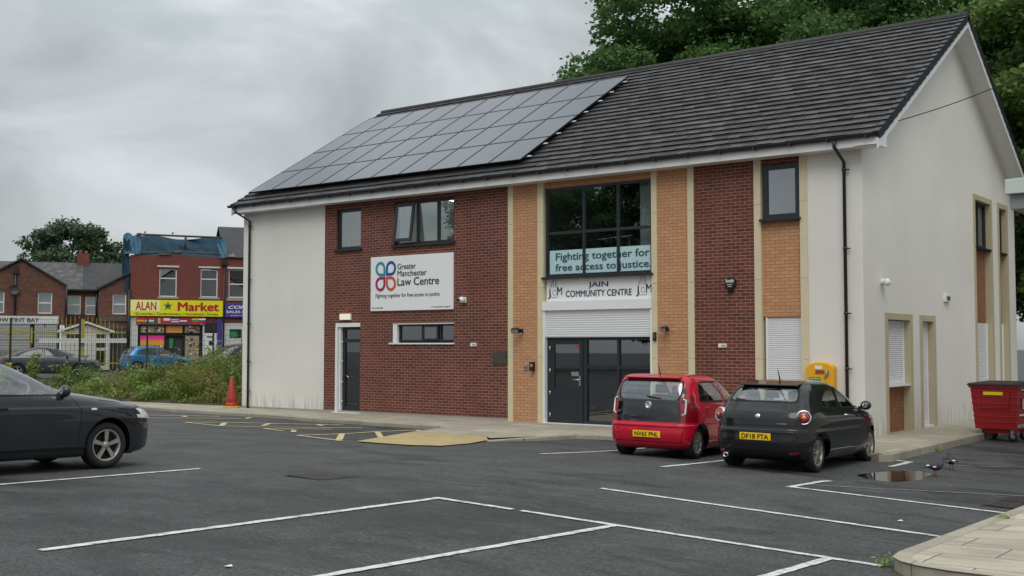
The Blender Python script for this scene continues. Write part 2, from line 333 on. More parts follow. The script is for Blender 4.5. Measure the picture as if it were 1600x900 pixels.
def lettering(txt, mat, parent, o, xd, up, w=None, h=None, align='c', bold=0, depth=.004, shear=0, space=1.0, name='lettering'):
    """words as thin raised letters: o = anchor on the baseline, xd / up = reading and up directions, w / h = size of the inked box"""
    cu = bpy.data.curves.new('t', 'FONT'); cu.body = txt; cu.extrude = .5; cu.shear = shear; cu.space_character = space; cu.resolution_u = 4
    ob = bpy.data.objects.new('t', cu); COL.objects.link(ob)
    me = bpy.data.meshes.new_from_object(ob.evaluated_get(bpy.context.evaluated_depsgraph_get()))
    bpy.data.objects.remove(ob); bpy.data.curves.remove(cu)
    V = np.array([v.co[:] for v in me.vertices]); mn, mx = V.min(0), V.max(0)
    sx = w / (mx[0] - mn[0]) if w else None; sy = h / (mx[1] - mn[1]) if h else None
    sx = sx or sy; sy = sy or sx
    ax = {'l': mn[0], 'c': (mn[0] + mx[0]) / 2, 'r': mx[0]}[align]
    xd = Vector(xd).normalized(); up = Vector(up).normalized(); nn = xd.cross(up); o = Vector(o)
    for v in me.vertices:
        p = v.co; v.co = o + xd * ((p.x - ax) * sx) + up * (p.y * sy) + nn * (depth * (1 if p.z > 0 else 0) + .001)
    me.materials.clear(); me.materials.append(MAT[mat]); me.name = name
    if bold:                          # a heavier weight: the same letters again, nudged by a stroke's width
        b = bmesh.new(); b.from_mesh(me); src = list(b.verts) + list(b.edges) + list(b.faces)
        for i, (dx, dy) in enumerate(((1, 0), (-1, 0), (0, .8), (0, -.8))):
            r = bmesh.ops.duplicate(b, geom=src); bmesh.ops.translate(b, verts=[g for g in r['geom'] if isinstance(g, bmesh.types.BMVert)], vec=xd * (dx * bold * sx) + up * (dy * bold * sy) + nn * (.0003 * (i + 1)))
        b.to_mesh(me); b.free()
    return link(name, me, parent)
def ss(a, b, x):
    t = min(1, max(0, (x - a) / (b - a))); return t * t * (3 - 2 * t)
def gz(x, y):                        # height of the tarmac: it falls gently to the gully and to the building
    xs = 17 + (((x - 17) + sqrt((x - 17) ** 2 + 1.0)) / 2); xs = min(xs, 27); ys = max(-24, y)
    P = .0013 - .0367 * (xs - 20) - .0218 * (min(ys, -2.8) + 8)
    zb = -.09 - .03 * ss(14, 20, x); w = ss(-8.5, -2.6, y) * (1 - ss(20.2, 21.6, x))
    z = P * (1 - w) + zb * w + .45 * ss(1, 14, -x) * ss(-4, 6, y)
    if 19 < x < 25 and -9 < y < -1:   # the hollow that holds the puddle
        dx, dy = (x - 21.84) / .50, (y + 5.12) / .90; a = math.atan2(dy, dx); d = (dx * dx + dy * dy) ** .5 * (1 + .10 * sin(3 * a + 1) + .05 * sin(7 * a))
        z += (PUD - .03 * (1 - ss(.55, 1.15, d)) - z) * (1 - ss(1.3, 2.6, d))
    return z
PUD = -.126
# ================================================================== ground
def ground():
    xs = list(range(-260, -40, 20)) + list(np.arange(-40, -6, 1.0)) + list(np.arange(-6, 20, .5)) + list(np.arange(20, 24.3, .12)) + list(np.arange(24.4, 27, .5)) + list(range(27, 32)) + list(range(32, 300, 20))
    ys = list(range(-160, -26, 12)) + list(np.arange(-26, -9, .6)) + list(np.arange(-8.9, -7, .3)) + list(np.arange(-6.9, -3.3, .12)) + list(np.arange(-3.2, 0, .3)) + list(np.arange(0, 8, .6)) + list(np.arange(8, 32, 3.0)) + list(range(32, 400, 24))
    mb = MB(); V = [[mb.b.verts.new((x, y, gz(x, y))) for x in xs] for y in ys]
    for j in range(len(ys) - 1):
        for i in range(len(xs) - 1):
            f = mb.b.faces.new((V[j][i], V[j][i + 1], V[j + 1][i + 1], V[j + 1][i])); f.smooth = True
    return struct('car_park', mb, 'asphalt')
ground()
def drape(mb, pts, off):             # a thin sheet that follows the tarmac
    mb.face([(p[0], p[1], gz(p[0], p[1]) + off) for p in pts])
JIT = random.Random(3)
def stripe(mb, a, b, w, off=.009, w2=None):
    a = Vector(a); b = Vector(b); L_ = (b - a).length; d = (b - a) / L_; n = Vector((-d.y, d.x)); k = max(1, int(L_ / .11)); w2 = w2 or w; e = lambda: w / 2 * JIT.uniform(.78, 1.12); lo, hi = [e() for _ in range(k + 1)], [e() for _ in range(k + 1)]
    for i in range(k):
        p, q = a + d * L_ * i / k, a + d * L_ * (i + 1) / k
        drape(mb, [p - n * lo[i], q - n * lo[i + 1], q + n * hi[i + 1], p + n * hi[i]], off)
mb = MB()
for a, b in [((19.2, -18.0), (19.17, -12.97)), ((19.12, -13.02), (20.25, -13.015)), ((20.36, -13.015), (24.35, -13.01)), ((21.36, -18.2), (21.58, -13.06)), ((19.85, -10.6), (24.24, -10.83)), ((21.43, -8.14), (24.25, -8.24)), ((16.54, -7.31), (16.47, -2.7)),
             ((18.95, -7.42), (18.76, -3.0)), ((15.03, -17.5), (15.0, -13.17)), ((23.78, -15), (23.87, -13.06)), ((21.38, -8.2), (21.42, -6.75)), ((20.86, -2.73), (21.33, -2.66)), ((21.27, -2.68), (21.34, -3.9))]:
    stripe(mb, a, b, .10)
struct('bay_line', mb, 'white_line_paint')
mb = MB()
for a, b in [((21.5, -7.65), (24.1, -6.0)), ((21.05, -.6), (22.6, .45)), ((21.7, -2.75), (23.2, -1.6))]: stripe(mb, a, b, .05)
struct('worn_bay_line', mb, 'worn_line_paint')
mb = MB(); y_ = .12
for a, b in [((10.21, -7.02), (12.2, -7.72)), ((10.21, -7.02), (9.5, -3.9)), ((9.5, -3.95), (9.85, -2.85)), ((3.78, -4.93), (5.73, -5.43)), ((3.78, -4.93), (4.2, -4.0)), ((4.2, -4.0), (7.2, -2.75)), ((5.73, -5.43), (8.3, -3.2)),
             ((-.29, -3.3), (1.9, -2.35)), ((.93, -4.16), (3.1, -2.6)), ((-.4, -3.35), (-3.6, -3.6)), ((.93, -4.16), (-3.6, -4.5)), ((7.17, -5.3), (8.4, -5.8)), ((7.17, -5.3), (8.2, -4.1)), ((7.5, -5.1), (8.0, -5.0)), ((8.2, -5.3), (8.9, -5.95))]: stripe(mb, a, b, y_, .012)
for a, b in [((11.9, -7.5), (9.75, -5.3)), ((11.3, -5.7), (9.62, -4.05)), ((10.3, -3.3), (9.9, -2.95)), ((5.7, -5.35), (4.4, -4.2)), ((6.1, -4.4), (5.3, -3.5)), ((7.0, -3.3), (6.5, -2.95)), ((1.35, -3.1), (1.0, -2.9)), ((3.25, -2.55), (2.95, -2.15))]: stripe(mb, a, b, .14, .012)
struct('yellow_bay_marking', mb, 'yellow_line_paint')
mb = MB(); drape(mb, [(11.35, -5.62), (12.53, -7.66), (13.2, -7.72), (13.89, -7.64), (14.3, -7.3), (13.85, -5.9), (13.2, -4.5), (12.44, -3.6), (10.27, -3.68)], .02); struct('tactile_crossing', mb, 'tactile_paving')
mb = MB()
mb.face([(21.84 + .62 * cos(a), -5.12 + 1.1 * sin(a), PUD - .009) for a in np.linspace(0, 2 * pi, 60)[:-1]])
pud = struct('water_puddle', mb, 'puddle_water')
# pavement round the building
def pave(outline, zf, mat, name, thick=.35):
    mb = MB(); top = [(x, y, zf(x, y)) for x, y in outline]; mb.hull8([(x, y, z - thick) for x, y, z in top], top); return struct(name, mb, mat)
pave([(-16, -1.2), (-3.26, -1.44), (3.8, -1.8), (5.87, -2.16), (10.4, -2.28), (14.11, -2.5), (14.77, -2.36), (20.6, -2.95), (20.92, -3.1), (20.92, 16), (19.0, 16), (19.0, .3), (-.2, .3), (-.2, .5), (-16, -.2)], lambda x, y: 0.0, 'paving_slabs', 'pavement')
mb = MB(); ap = [(10.4, -2.285, .002), (10.27, -3.68, gz(10.27, -3.68) + .022), (12.44, -3.62, gz(12.44, -3.6) + .022), (13.35, -4.62, gz(13.3, -4.6) + .07), (13.82, -3.38, .002), (14.08, -2.5, .002)]
mb.face(ap); struct('crossing_apron', mb, 'paving_slabs')
def kerb(pts, name, ztop, w=.13, mat='kerb_stone', h=.35):
    mb = MB(); P = [Vector(p) for p in pts]
    for i in range(len(P) - 1):
        d = (P[i + 1] - P[i]).normalized(); n = Vector((-d.y, d.x))
        a, b = P[i], P[i + 1]; z = [ztop(*a) + .004, ztop(*b) + .004]
        L0 = [(a.x, a.y, z[0] - h), (b.x, b.y, z[1] - h), (b.x + n.x * w, b.y + n.y * w, z[1] - h), (a.x + n.x * w, a.y + n.y * w, z[0] - h)]
        c = .018
        M1 = [(a.x, a.y, z[0] - c), (b.x, b.y, z[1] - c), L0[2][:2] + (z[1] - c,), L0[3][:2] + (z[0] - c,)]
        T = [(a.x + n.x * c, a.y + n.y * c, z[0]), (b.x + n.x * c, b.y + n.y * c, z[1]), L0[2][:2] + (z[1],), L0[3][:2] + (z[0],)]
        for A, B in ((L0, M1), (M1, T)):
            for k in range(4): mb.face([A[k], A[(k + 1) % 4], B[(k + 1) % 4], B[k]])
        mb.face(T)
    return struct(name, mb, mat)
flat0 = lambda x, y: 0.0
kerb([(-16, -1.33), (-3.26, -1.57), (3.8, -1.93), (5.87, -2.29), (10.4, -2.41)], 'kerb', flat0)
kerb([(13.40, -4.75), (13.96, -3.40), (14.16, -2.66), (14.77, -2.50), (17, -2.72), (20.62, -3.08), (20.9, -3.2)], 'kerb', lambda x, y: 0.0 if y > -4 else -.03)
kerb([(20.9, -3.2), (21.05, -2.9), (21.05, 3), (21.05, 16)], 'kerb', flat0, mat='kerb_stone_side')
rz_ = lambda x, y: gz(24.4, y) + .11
pave([(24.50, -12.75), (24.58, -13.08), (24.74, -13.27), (25.1, -13.39), (40, -13.97), (40, 20), (24.50, 20), (24.50, 5), (24.50, 0), (24.50, -4), (24.50, -8)], rz_, 'paving_slabs_near', 'pavement_opposite', .3)
kerb([(40, -14.03), (25.08, -13.45), (24.8, -13.38), (24.62, -13.27), (24.48, -13.08), (24.43, -12.75)][::-1][::-1][::-1][::-1], 'kerb', rz_, w=-.13)
kerb([(24.43, -12.75), (24.43, -8), (24.43, -4), (24.43, 0), (24.43, 20)], 'kerb', rz_, w=-.13, mat='kerb_stone_side')
# soil bank under the weeds
mb = MB(); mb.hull8([(x, y, -.3) for x, y in [(-.3, .5), (-16, -.2), (-14.2, .6), (-8.7, 6.9), (-3, 14), (-.3, 14)]][::-1], [(x, y, z) for x, y, z in [(-.3, .5, .01), (-16, -.2, .02), (-14.2, .6, .3), (-8.7, 6.9, .45), (-3, 14, .45), (-.3, 14, .3)]][::-1]); struct('soil_bank', mb, 'soil')

# ================================================================== community centre
LN, DP, EAVE = 19.52, 12.62, 6.0
B = thing('community_centre', 'two storey brick and white rendered hall with a dark tiled roof', 'building', (LN / 2, DP / 2, 0))
def P_(o):                           # keep world coordinates for parts modelled in place
    o.matrix_parent_inverse = Matrix.Translation(B.location).inverted(); return o
def part(mb, name, mat=None, parent=None, **k):
    o = mb.build(name, mat, None, **k); o.parent = parent or B
    if parent is None or parent is B: P_(o)
    return o
front = lambda a, z, d: (a, d, z)
gable = lambda a, z, d: (LN - d, a, z)
def holed(mb, mp, a0, a1, z0, z1, holes, depth=.2, d0=0.0):
    A = sorted({a0, a1} | {h[i] for h in holes for i in (0, 1)}); Z = sorted({z0, z1} | {h[i] for h in holes for i in (2, 3)})
    for i in range(len(A) - 1):
        for j in range(len(Z) - 1):
            ca, cz = (A[i] + A[i + 1]) / 2, (Z[j] + Z[j + 1]) / 2
            if any(h[0] < ca < h[1] and h[2] < cz < h[3] for h in holes): continue
            mb.face([mp(A[i], Z[j], d0), mp(A[i + 1], Z[j], d0), mp(A[i + 1], Z[j + 1], d0), mp(A[i], Z[j + 1], d0)])
    for h in holes:
        for (p, q) in (((h[0], h[2]), (h[0], h[3])), ((h[1], h[2]), (h[1], h[3])), ((h[0], h[2]), (h[1], h[2])), ((h[0], h[3]), (h[1], h[3]))):
            mb.face([mp(*p, d0), mp(*q, d0), mp(*q, d0 + depth), mp(*p, d0 + depth)])
WT = 6.22
mb = MB(); holed(mb, front, 0, 3.6, -.1, WT, [], 0); part(mb, 'rendered_wall', 'render_front')
mb = MB(); holed(mb, front, 18.33, LN, -.1, WT, [], 0); part(mb, 'rendered_wall', 'render_front')
mb = MB(); holed(mb, front, 3.6, 10.31, .0, WT, [(4.08, 5.06, 4.66, 5.82), (6.34, 8.5, 4.66, 5.87), (6.28, 8.5, 1.97, 2.53), (4.09, 5.06, 0.0, 2.56)], .16); part(mb, 'red_brick_wall', 'red_brick')
mb = MB(); holed(mb, front, 15.6, 17.12, 0, WT, [], 0); part(mb, 'red_brick_wall', 'red_brick')
mb = MB(); holed(mb, front, 17.2, 18.2, 5.87, WT, [], 0, .06); part(mb, 'red_brick_wall', 'red_brick')
mb = MB(); holed(mb, front, 10.47, 11.24, 0, WT, [], 0); part(mb, 'buff_brick_wall', 'buff_brick')
mb = MB(); holed(mb, front, 14.66, 15.47, 0, WT, [], 0); part(mb, 'buff_brick_wall', 'buff_brick')
mb = MB(); holed(mb, front, 11.40, 14.53, 5.83, WT, [], 0, .05); mb.face([(11.4, .05, 5.83), (14.53, .05, 5.83), (14.53, .2, 5.83), (11.4, .2, 5.83)]); part(mb, 'buff_brick_wall', 'buff_brick')
mb = MB(); holed(mb, front, 17.2, 18.2, 2.53, 4.62, [], 0, .06); mb.face([(17.2, .06, 2.53), (18.2, .06, 2.53), (18.2, .2, 2.53), (17.2, .2, 2.53)]); part(mb, 'buff_brick_wall', 'buff_brick')
for x0, x1 in ((10.31, 10.47), (11.24, 11.42), (14.51, 14.66), (15.46, 15.62), (17.10, 17.26), (18.16, 18.33)):
    mb = MB(); zz = [-.02, 1.62, 3.35, 5.0, 6.2]
    for i in range(4): mb.box(x0, -.022, zz[i] + .003, x1, .25, zz[i + 1] - .003)
    part(mb, 'stone_pilaster', 'stone_strip')
mb = MB(); mb.box(-.02, -.004, -.15, 10.3, .1, .06); mb.box(15.62, -.004, -.15, 17.1, .1, .06); part(mb, 'plinth', 'concrete')
# gable wall
mb = MB(); RY, RZ = 6.31, 10.08
G = [(1.24, 3.06, 0, 2.62), (3.6, 4.78, 0, 2.62), (8.24, 10.10, 0, 5.95), (10.68, 11.80, 0, 5.95)]
holed(mb, gable, 0, DP, -.12, WT, G, .02)
mb.face([gable(0, WT, 0), gable(DP, WT, 0), gable(RY, RZ, 0)]); part(mb, 'gable_wall', 'render_gable')
mb = MB(); mb.face([(0, 0, -.1), (0, DP, -.1), (0, DP, WT), (0, RY, RZ), (0, 0, WT)]); part(mb, 'gable_wall', 'render_gable')
mb = MB(); mb.face([(0, DP, -.1), (LN, DP, -.1), (LN, DP, WT), (0, DP, WT)]); part(mb, 'rendered_wall', 'render_front')
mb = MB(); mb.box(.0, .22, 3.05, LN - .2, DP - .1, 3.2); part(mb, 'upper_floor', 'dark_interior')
mb = MB(); mb.box(LN - .004, -.004, -.15, LN + .004, DP, -.03); part(mb, 'damp_course', 'black_pvc')
# gable openings: stone surround, brick panel, shutters, windows
def shutter(mp, a0, a1, z0, z1, d, name='roller_shutter', pitch=.045):
    mb = MB(); z = z0
    while z < z1 - .001:
        t = min(z + pitch, z1)
        mb.face([mp(a0, z, d), mp(a1, z, d), mp(a1, t - .012, d - .012), mp(a0, t - .012, d - .012)]); mb.face([mp(a0, t - .012, d - .012), mp(a1, t - .012, d - .012), mp(a1, t, d), mp(a0, t, d)]); z = t
    s = part(mb, name, 'shutter_white')
    mb = MB()
    for a, b in ((a0 - .05, a0), (a1, a1 + .05)):
        p, q = mp(a, z0, d - .03), mp(b, z1, d + .05); mb.box(min(p[0], q[0]), min(p[1], q[1]), z0, max(p[0], q[0]), max(p[1], q[1]), z1)
    g = mb.build('guide_rail', 'white_pvc', s); return s
def bx(mb, mp, a0, z0, d0, a1, z1, d1):
    p, q = mp(a0, z0, d0), mp(a1, z1, d1); mb.box(*[min(p[i], q[i]) for i in range(3)], *[max(p[i], q[i]) for i in range(3)])
for a0, a1, z0, z1 in G:
    mb = MB(); w = .17
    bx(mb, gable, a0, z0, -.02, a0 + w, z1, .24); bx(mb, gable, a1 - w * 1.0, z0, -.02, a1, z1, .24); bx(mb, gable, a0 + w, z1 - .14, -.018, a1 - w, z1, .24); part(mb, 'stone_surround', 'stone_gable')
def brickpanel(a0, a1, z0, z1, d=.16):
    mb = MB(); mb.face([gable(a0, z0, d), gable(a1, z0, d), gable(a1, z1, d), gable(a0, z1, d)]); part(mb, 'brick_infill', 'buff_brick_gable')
def casement(mp, a0, a1, z0, z1, d, mull=(), trans=(), fw=.075, glassm='window_glass', frame='frame_grey', sill=True, fd=.07, panes=True):
    mb = MB()
    bx(mb, mp, a0, z0, d, a0 + fw, z1, d + fd); bx(mb, mp, a1 - fw, z0, d, a1, z1, d + fd); bx(mb, mp, a0 + fw, z0, d, a1 - fw, z0 + fw, d + fd); bx(mb, mp, a0 + fw, z1 - fw, d, a1 - fw, z1, d + fd)
    for m in mull: bx(mb, mp, m - fw / 2, z0 + fw, d + .003, m + fw / 2, z1 - fw, d + fd)
    A = [a0] + list(mull) + [a1]
    for t in trans:
        for i in range(len(A) - 1): bx(mb, mp, A[i] + fw * (.5 if i else 1), t - fw / 2, d + .006, A[i + 1] - fw * (.5 if i < len(A) - 2 else 1), t + fw / 2, d + fd)
    wdw = part(mb, 'window', frame)
    if panes:
        Z = [z0] + list(trans) + [z1]
        for i in range(len(A) - 1):
            for j in range(len(Z) - 1):
                m2 = MB(); m2.face([mp(A[i] + .02, Z[j] + .02, d + .04), mp(A[i + 1] - .02, Z[j] + .02, d + .04), mp(A[i + 1] - .02, Z[j + 1] - .02, d + .04), mp(A[i] + .02, Z[j + 1] - .02, d + .04)]); m2.build('pane', glassm, wdw)
    if sill:
        m2 = MB(); bx(m2, mp, a0 - .05, z0 - .055, d - .14, a1 + .05, z0 - .004, d + .03); m2.build('sill', frame, wdw)
    return wdw
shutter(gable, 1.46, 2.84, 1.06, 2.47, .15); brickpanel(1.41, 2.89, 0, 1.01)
mb = MB(); bx(mb, gable, 1.42, 1.01, -.01, 2.88, 1.055, .18); part(mb, 'window_sill', 'white_pvc')
shutter(gable, 3.82, 4.56, .05, 2.47, .15); mb = MB(); bx(mb, gable, 3.78, -.01, 0, 4.6, .045, .2); part(mb, 'door_sill', 'white_pvc')
for a0, a1 in ((8.41, 9.93), (10.85, 11.63)):
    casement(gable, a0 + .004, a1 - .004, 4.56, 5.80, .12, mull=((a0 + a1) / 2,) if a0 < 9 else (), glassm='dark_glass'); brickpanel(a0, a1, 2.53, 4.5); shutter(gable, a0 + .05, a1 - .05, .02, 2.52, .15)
    mb = MB(); mb.face([gable(a0, 4.5, .6), gable(a1, 4.5, .6), gable(a1, 5.9, .6), gable(a0, 5.9, .6)]); part(mb, 'blind', 'net_curtain' if a0 < 9 else 'dark_interior')
# front windows
w1 = casement(front, 4.08, 5.06, 4.67, 5.82, .07)
w2 = casement(front, 6.34, 8.5, 4.67, 5.87, .07, mull=(7.14, 7.88), panes=False)
for a0, a1 in ((7.17, 7.85), (7.91, 8.43)):
    m2 = MB(); m2.face([front(a, z, .11) for a, z in ((a0, 4.73), (a1, 4.73), (a1, 5.81), (a0, 5.81))]); m2.build('pane', 'window_glass', w2)
sa = MB()                              # left light stands ajar, hung at the top
for q in ((6.42, 4.74, 6.50, 5.80), (7.03, 4.74, 7.11, 5.80), (6.50, 4.74, 7.03, 4.82), (6.50, 5.72, 7.03, 5.80)): sa.box(q[0], -.03, q[1], q[2], .02, q[3])
sash = sa.build('sash', 'frame_grey', w2); sash.rotation_euler = (0, 0, 0)
m2 = MB(); m2.face([(6.5, -.005, 4.82), (7.03, -.005, 4.82), (7.03, -.005, 5.72), (6.5, -.005, 5.72)]); gl = m2.build('sash_pane', 'window_glass', w2)
for o in (sash, gl):
    piv = Vector((6.4, .05, 5.8)); o.matrix_local = Matrix.Translation(piv) @ Matrix.Rotation(radians(-8), 4, 'X') @ Matrix.Translation(-piv)
w3 = casement(front, 6.45, 8.5, 2.02, 2.49, .10, mull=(7.3, 7.95), glassm='dark_glass', fw=.05, sill=False)
mb = MB(); mb.box(6.20, -.05, 1.945, 8.54, .12, 1.985); part(mb, 'window_sill', 'white_pvc')
mb = MB(); mb.box(6.29, .02, 1.99, 6.44, .16, 2.52); mb.box(6.29, .015, 2.49, 8.5, .16, 2.528); part(mb, 'window_trim', 'white_pvc')
m2 = MB(); bx(m2, front, 7.36, 2.06, .07, 7.9, 2.45, .13); m2.build('vent_light', 'frame_grey', w3); m2 = MB(); bx(m2, front, 7.42, 2.10, .066, 7.84, 2.41, .07); m2.build('vent_pane', 'window_glass', w3)
w4 = casement(front, 17.30, 18.14, 4.67, 5.85, .04, fw=.10)
bw = casement(front, 11.44, 14.51, 3.61, 5.83, .06, mull=(12.57, 13.55), trans=(4.70,), fw=.07, glassm='dark_glass')
# rooms behind the upper left windows
mb = MB(); mb.box(3.7, .3, 4.2, 10.2, 4.6, 6.15); rm = part(mb, 'office_room', 'room_wall')
bm_ = bmesh.new(); bm_.from_mesh(rm.data)
bmesh.ops.delete(bm_, geom=[f for f in bm_.faces if f.calc_center_median().y < .31], context='FACES'); bm_.to_mesh(rm.data); bm_.free()
mb = MB(); mb.box(6.6, 1.2, 6.11, 7.8, 2.4, 6.14); part(mb, 'ceiling_light', 'lamp_lit')
mb = MB(); mb.box(4.3, .35, 4.2, 5.06, .9, 4.98); mb.box(7.25, .35, 4.2, 7.75, .9, 5.02); part(mb, 'storage_box', 'desk_wood')
mb = MB(); mb.box(17.2, .3, 4.3, 18.25, 2.6, 6.1); rm = part(mb, 'office_room', 'room_wall')
bm_ = bmesh.new(); bm_.from_mesh(rm.data); bmesh.ops.delete(bm_, geom=[f for f in bm_.faces if f.calc_center_median().y < .31], context='FACES'); bm_.to_mesh(rm.data); bm_.free()
mb = MB(); mb.box(14.0, .35, 3.25, 14.45, .5, 6.1); part(mb, 'stair_wall', 'room_wall')
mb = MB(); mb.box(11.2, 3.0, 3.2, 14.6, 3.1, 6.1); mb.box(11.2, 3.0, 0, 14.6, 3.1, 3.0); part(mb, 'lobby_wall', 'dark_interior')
mb = MB(); mb.tube([(11.9, .8, 4.52), (13.5, .8, 4.60)], .022); mb.tube([(13.42, .8, 4.6), (13.42, .8, 3.4)], .02); mb.tube([(13.6, .8, 4.52), (14.5, .8, 3.9)], .022); mb.tube([(14.1, .8, 4.5), (14.6, .8, 4.1)], .02); part(mb, 'handrail', 'steel')
# left door
mb = MB(); d = .09
for q in ((4.27, 0.02, 4.37, 2.42), (4.96, .02, 5.055, 2.42), (4.37, .02, 4.96, .17), (4.37, 2.0, 4.96, 2.10), (4.37, 2.36, 4.96, 2.42)): mb.box(q[0], d, q[1], q[2], d + .07, q[3])
door = part(mb, 'side_door', 'frame_grey')
for z0, z1 in ((.17, 2.0), (2.1, 2.36)):
    m2 = MB(); m2.face([(4.37, d + .04, z0), (4.96, d + .04, z0), (4.96, d + .04, z1), (4.37, d + .04, z1)]); m2.build('pane', 'dark_glass', door)
m2 = MB(); m2.tube([(4.45, d - .02, 1.06), (4.56, d - .03, 1.0)], .014); m2.build('handle', 'steel', door)
m2 = MB()
for z in (.25, .8, 1.4, 1.95): m2.tube([(4.262, d + .0, z), (4.262, d + .0, z + .1)], .018)
m2.build('hinge', 'steel', door)
mb = MB(); mb.box(4.09, -.03, 0.01, 4.17, .2, 2.44); mb.box(4.19, .02, .01, 4.255, .2, 2.44); mb.box(4.09, -.02, 2.44, 5.06, .2, 2.555); part(mb, 'door_trim', 'white_pvc')
mb = MB(); mb.box(4.0, -.1, -.01, 5.08, .1, .018); part(mb, 'door_sill', 'white_pvc')
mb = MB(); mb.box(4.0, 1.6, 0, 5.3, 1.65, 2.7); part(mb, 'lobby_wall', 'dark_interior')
# main entrance
mb = MB(); mb.box(11.40, -.06, 2.775, 14.52, .2, 3.0); part(mb, 'shutter_box', 'white_pvc', bevel=.008)
shutter(front, 11.47, 14.47, 2.115, 2.775, .02, pitch=.055)
mb = MB(); mb.box(11.41, -.03, 0.0, 11.462, .2, 2.775); mb.box(14.468, -.03, 0, 14.515, .2, 2.775); part(mb, 'shutter_guide', 'white_pvc')
d = .08; mb = MB()
mb.box(11.47, d, 0, 11.56, d + .08, 2.11); mb.box(12.54, d, 0, 12.64, d + .08, 2.11); mb.box(13.50, d, .09, 13.56, d + .08, 2.11); mb.box(14.40, d, 0, 14.46, d + .08, 2.11); mb.box(11.56, d, 2.05, 12.54, d + .08, 2.11)
for x0, x1 in ((12.64, 13.5), (13.56, 14.4)): mb.box(x0, d + .002, 1.36, x1, d + .08, 1.44); mb.box(x0, d + .002, 2.04, x1, d + .08, 2.11)
mb.box(12.64, d + .003, 0, 14.4, d + .08, .09)
en = part(mb, 'entrance_screen', 'frame_grey')
for x0, x1 in ((12.64, 13.5), (13.56, 14.4)):
    for z0, z1 in ((.09, 1.36), (1.44, 2.04)):
        m2 = MB(); m2.face([(x0, d + .05, z0), (x1, d + .05, z0), (x1, d + .05, z1), (x0, d + .05, z1)]); m2.build('pane', 'dark_glass', en)
mb = MB(); d2 = d - .015
for q in ((11.57, .03, 11.69, 2.04), (12.43, .03, 12.53, 2.04), (11.69, .03, 12.43, .86), (11.69, 1.94, 12.43, 2.04)): mb.box(q[0], d2, q[1], q[2], d2 + .06, q[3])
door = part(mb, 'entrance_door', 'frame_grey')
m2 = MB(); m2.face([(11.69, d2 + .03, .86), (12.43, d2 + .03, .86), (12.43, d2 + .03, 1.94), (11.69, d2 + .03, 1.94)]); m2.build('pane', 'dark_glass', door)
m2 = MB(); m2.box(11.78, d2 - .006, .10, 12.36, d2 - .001, .78); m2.build('lower_panel', 'frame_grey', door)
m2 = MB(); m2.tube([(12.28, d2 - .05, 1.08), (12.46, d2 - .05, 1.08)], .013); m2.box(12.44, d2 - .03, .93, 12.48, d2 - .001, 1.18); m2.build('handle', 'steel', door)
m2 = MB(); m2.box(12.2, d2 - .01, 1.17, 12.42, d2 - .001, 1.27); m2.build('letter_plate', 'steel', door)
m2 = MB(); m2.box(12.29, d2 + .015, 1.86, 12.41, d2 + .02, 1.92); m2.build('sticker', 'flag_red', door)
m2 = MB()
for z in (.16, .7, 1.25, 1.8): m2.tube([(11.565, d2 - .012, z), (11.565, d2 - .012, z + .09)], .018)
m2.build('hinge', 'steel', door)
mb = MB(); mb.box(11.42, -.1, -.01, 14.5, .14, .014); part(mb, 'door_sill', 'white_pvc')
mb = MB(); mb.box(11.42, .12, 2.98, 14.51, .2, 3.6); part(mb, 'sign_backing', 'white_pvc')
shutter(front, 17.36, 18.12, .0, 2.52, .10)
# roof: courses of tiles laid one over the next
def slope(y0, z0, y1, z1, x0, x1, n, name):
    mb = MB(); up = Vector((0, y1 - y0, z1 - z0)); Lh = up.length; u = up.normalized(); nn = Vector((0, -u.z, u.y)) if y1 > y0 else Vector((0, u.z, -u.y)) ; nn = nn if nn.z > 0 else -nn
    for i in range(n):
        s0, s1 = Lh * i / n - (.0), Lh * (i + 1) / n + .03
        a = Vector((0, y0, z0)) + u * s0 + nn * .052; b = Vector((0, y0, z0)) + u * s1 + nn * .012; c = a - nn * .050
        if y0 < y1:                    # the side one sees: single tiles, laid to half bond, none quite true
            w = .33; x = x0 - (w / 2 if i % 2 else 0); cuts = []
            while x < x1 - .01: cuts.append((max(x, x0), min(x + w, x1))); x += w
            for p, q in cuts:
                j = nn * random.uniform(-.007, .009); k = nn * random.uniform(-.005, .006); g = u * random.uniform(-.008, .008)
                A0, A1 = a + j + g, a + k + g; X0, X1 = p + .002, q - .002
                v = [mb.b.verts.new(t_) for t_ in ((X0, c.y, c.z), (X1, c.y, c.z), (X1, A1.y, A1.z), (X0, A0.y, A0.z), (X1, b.y, b.z), (X0, b.y, b.z))]
                mb.b.faces.new((v[0], v[1], v[2], v[3])); mb.b.faces.new((v[3], v[2], v[4], v[5]))
            continue
        for x_0, x_1 in ((x0, x1),):
            mb.face([(x_0, a.y, a.z), (x_1, a.y, a.z), (x_1, b.y, b.z), (x_0, b.y, b.z)]); mb.face([(x_0, c.y, c.z), (x_1, c.y, c.z), (x_1, a.y, a.z), (x_0, a.y, a.z)])
    return part(mb, name, 'roof_tiles'), u, nn, Lh
RX0, RX1 = -.12, 20.02
roof, RU, RN, RL = slope(-.42, 6.2, 6.31, 10.2, RX0, RX1, 24, 'roof')
slope(13.04, 6.2, 6.31, 10.2, RX0, RX1, 24, 'roof')
mb = MB(); mb.tube([(RX0, 6.31, 10.19), (RX1, 6.31, 10.19)], .11, 12); part(mb, 'ridge_tile', 'roof_tiles')
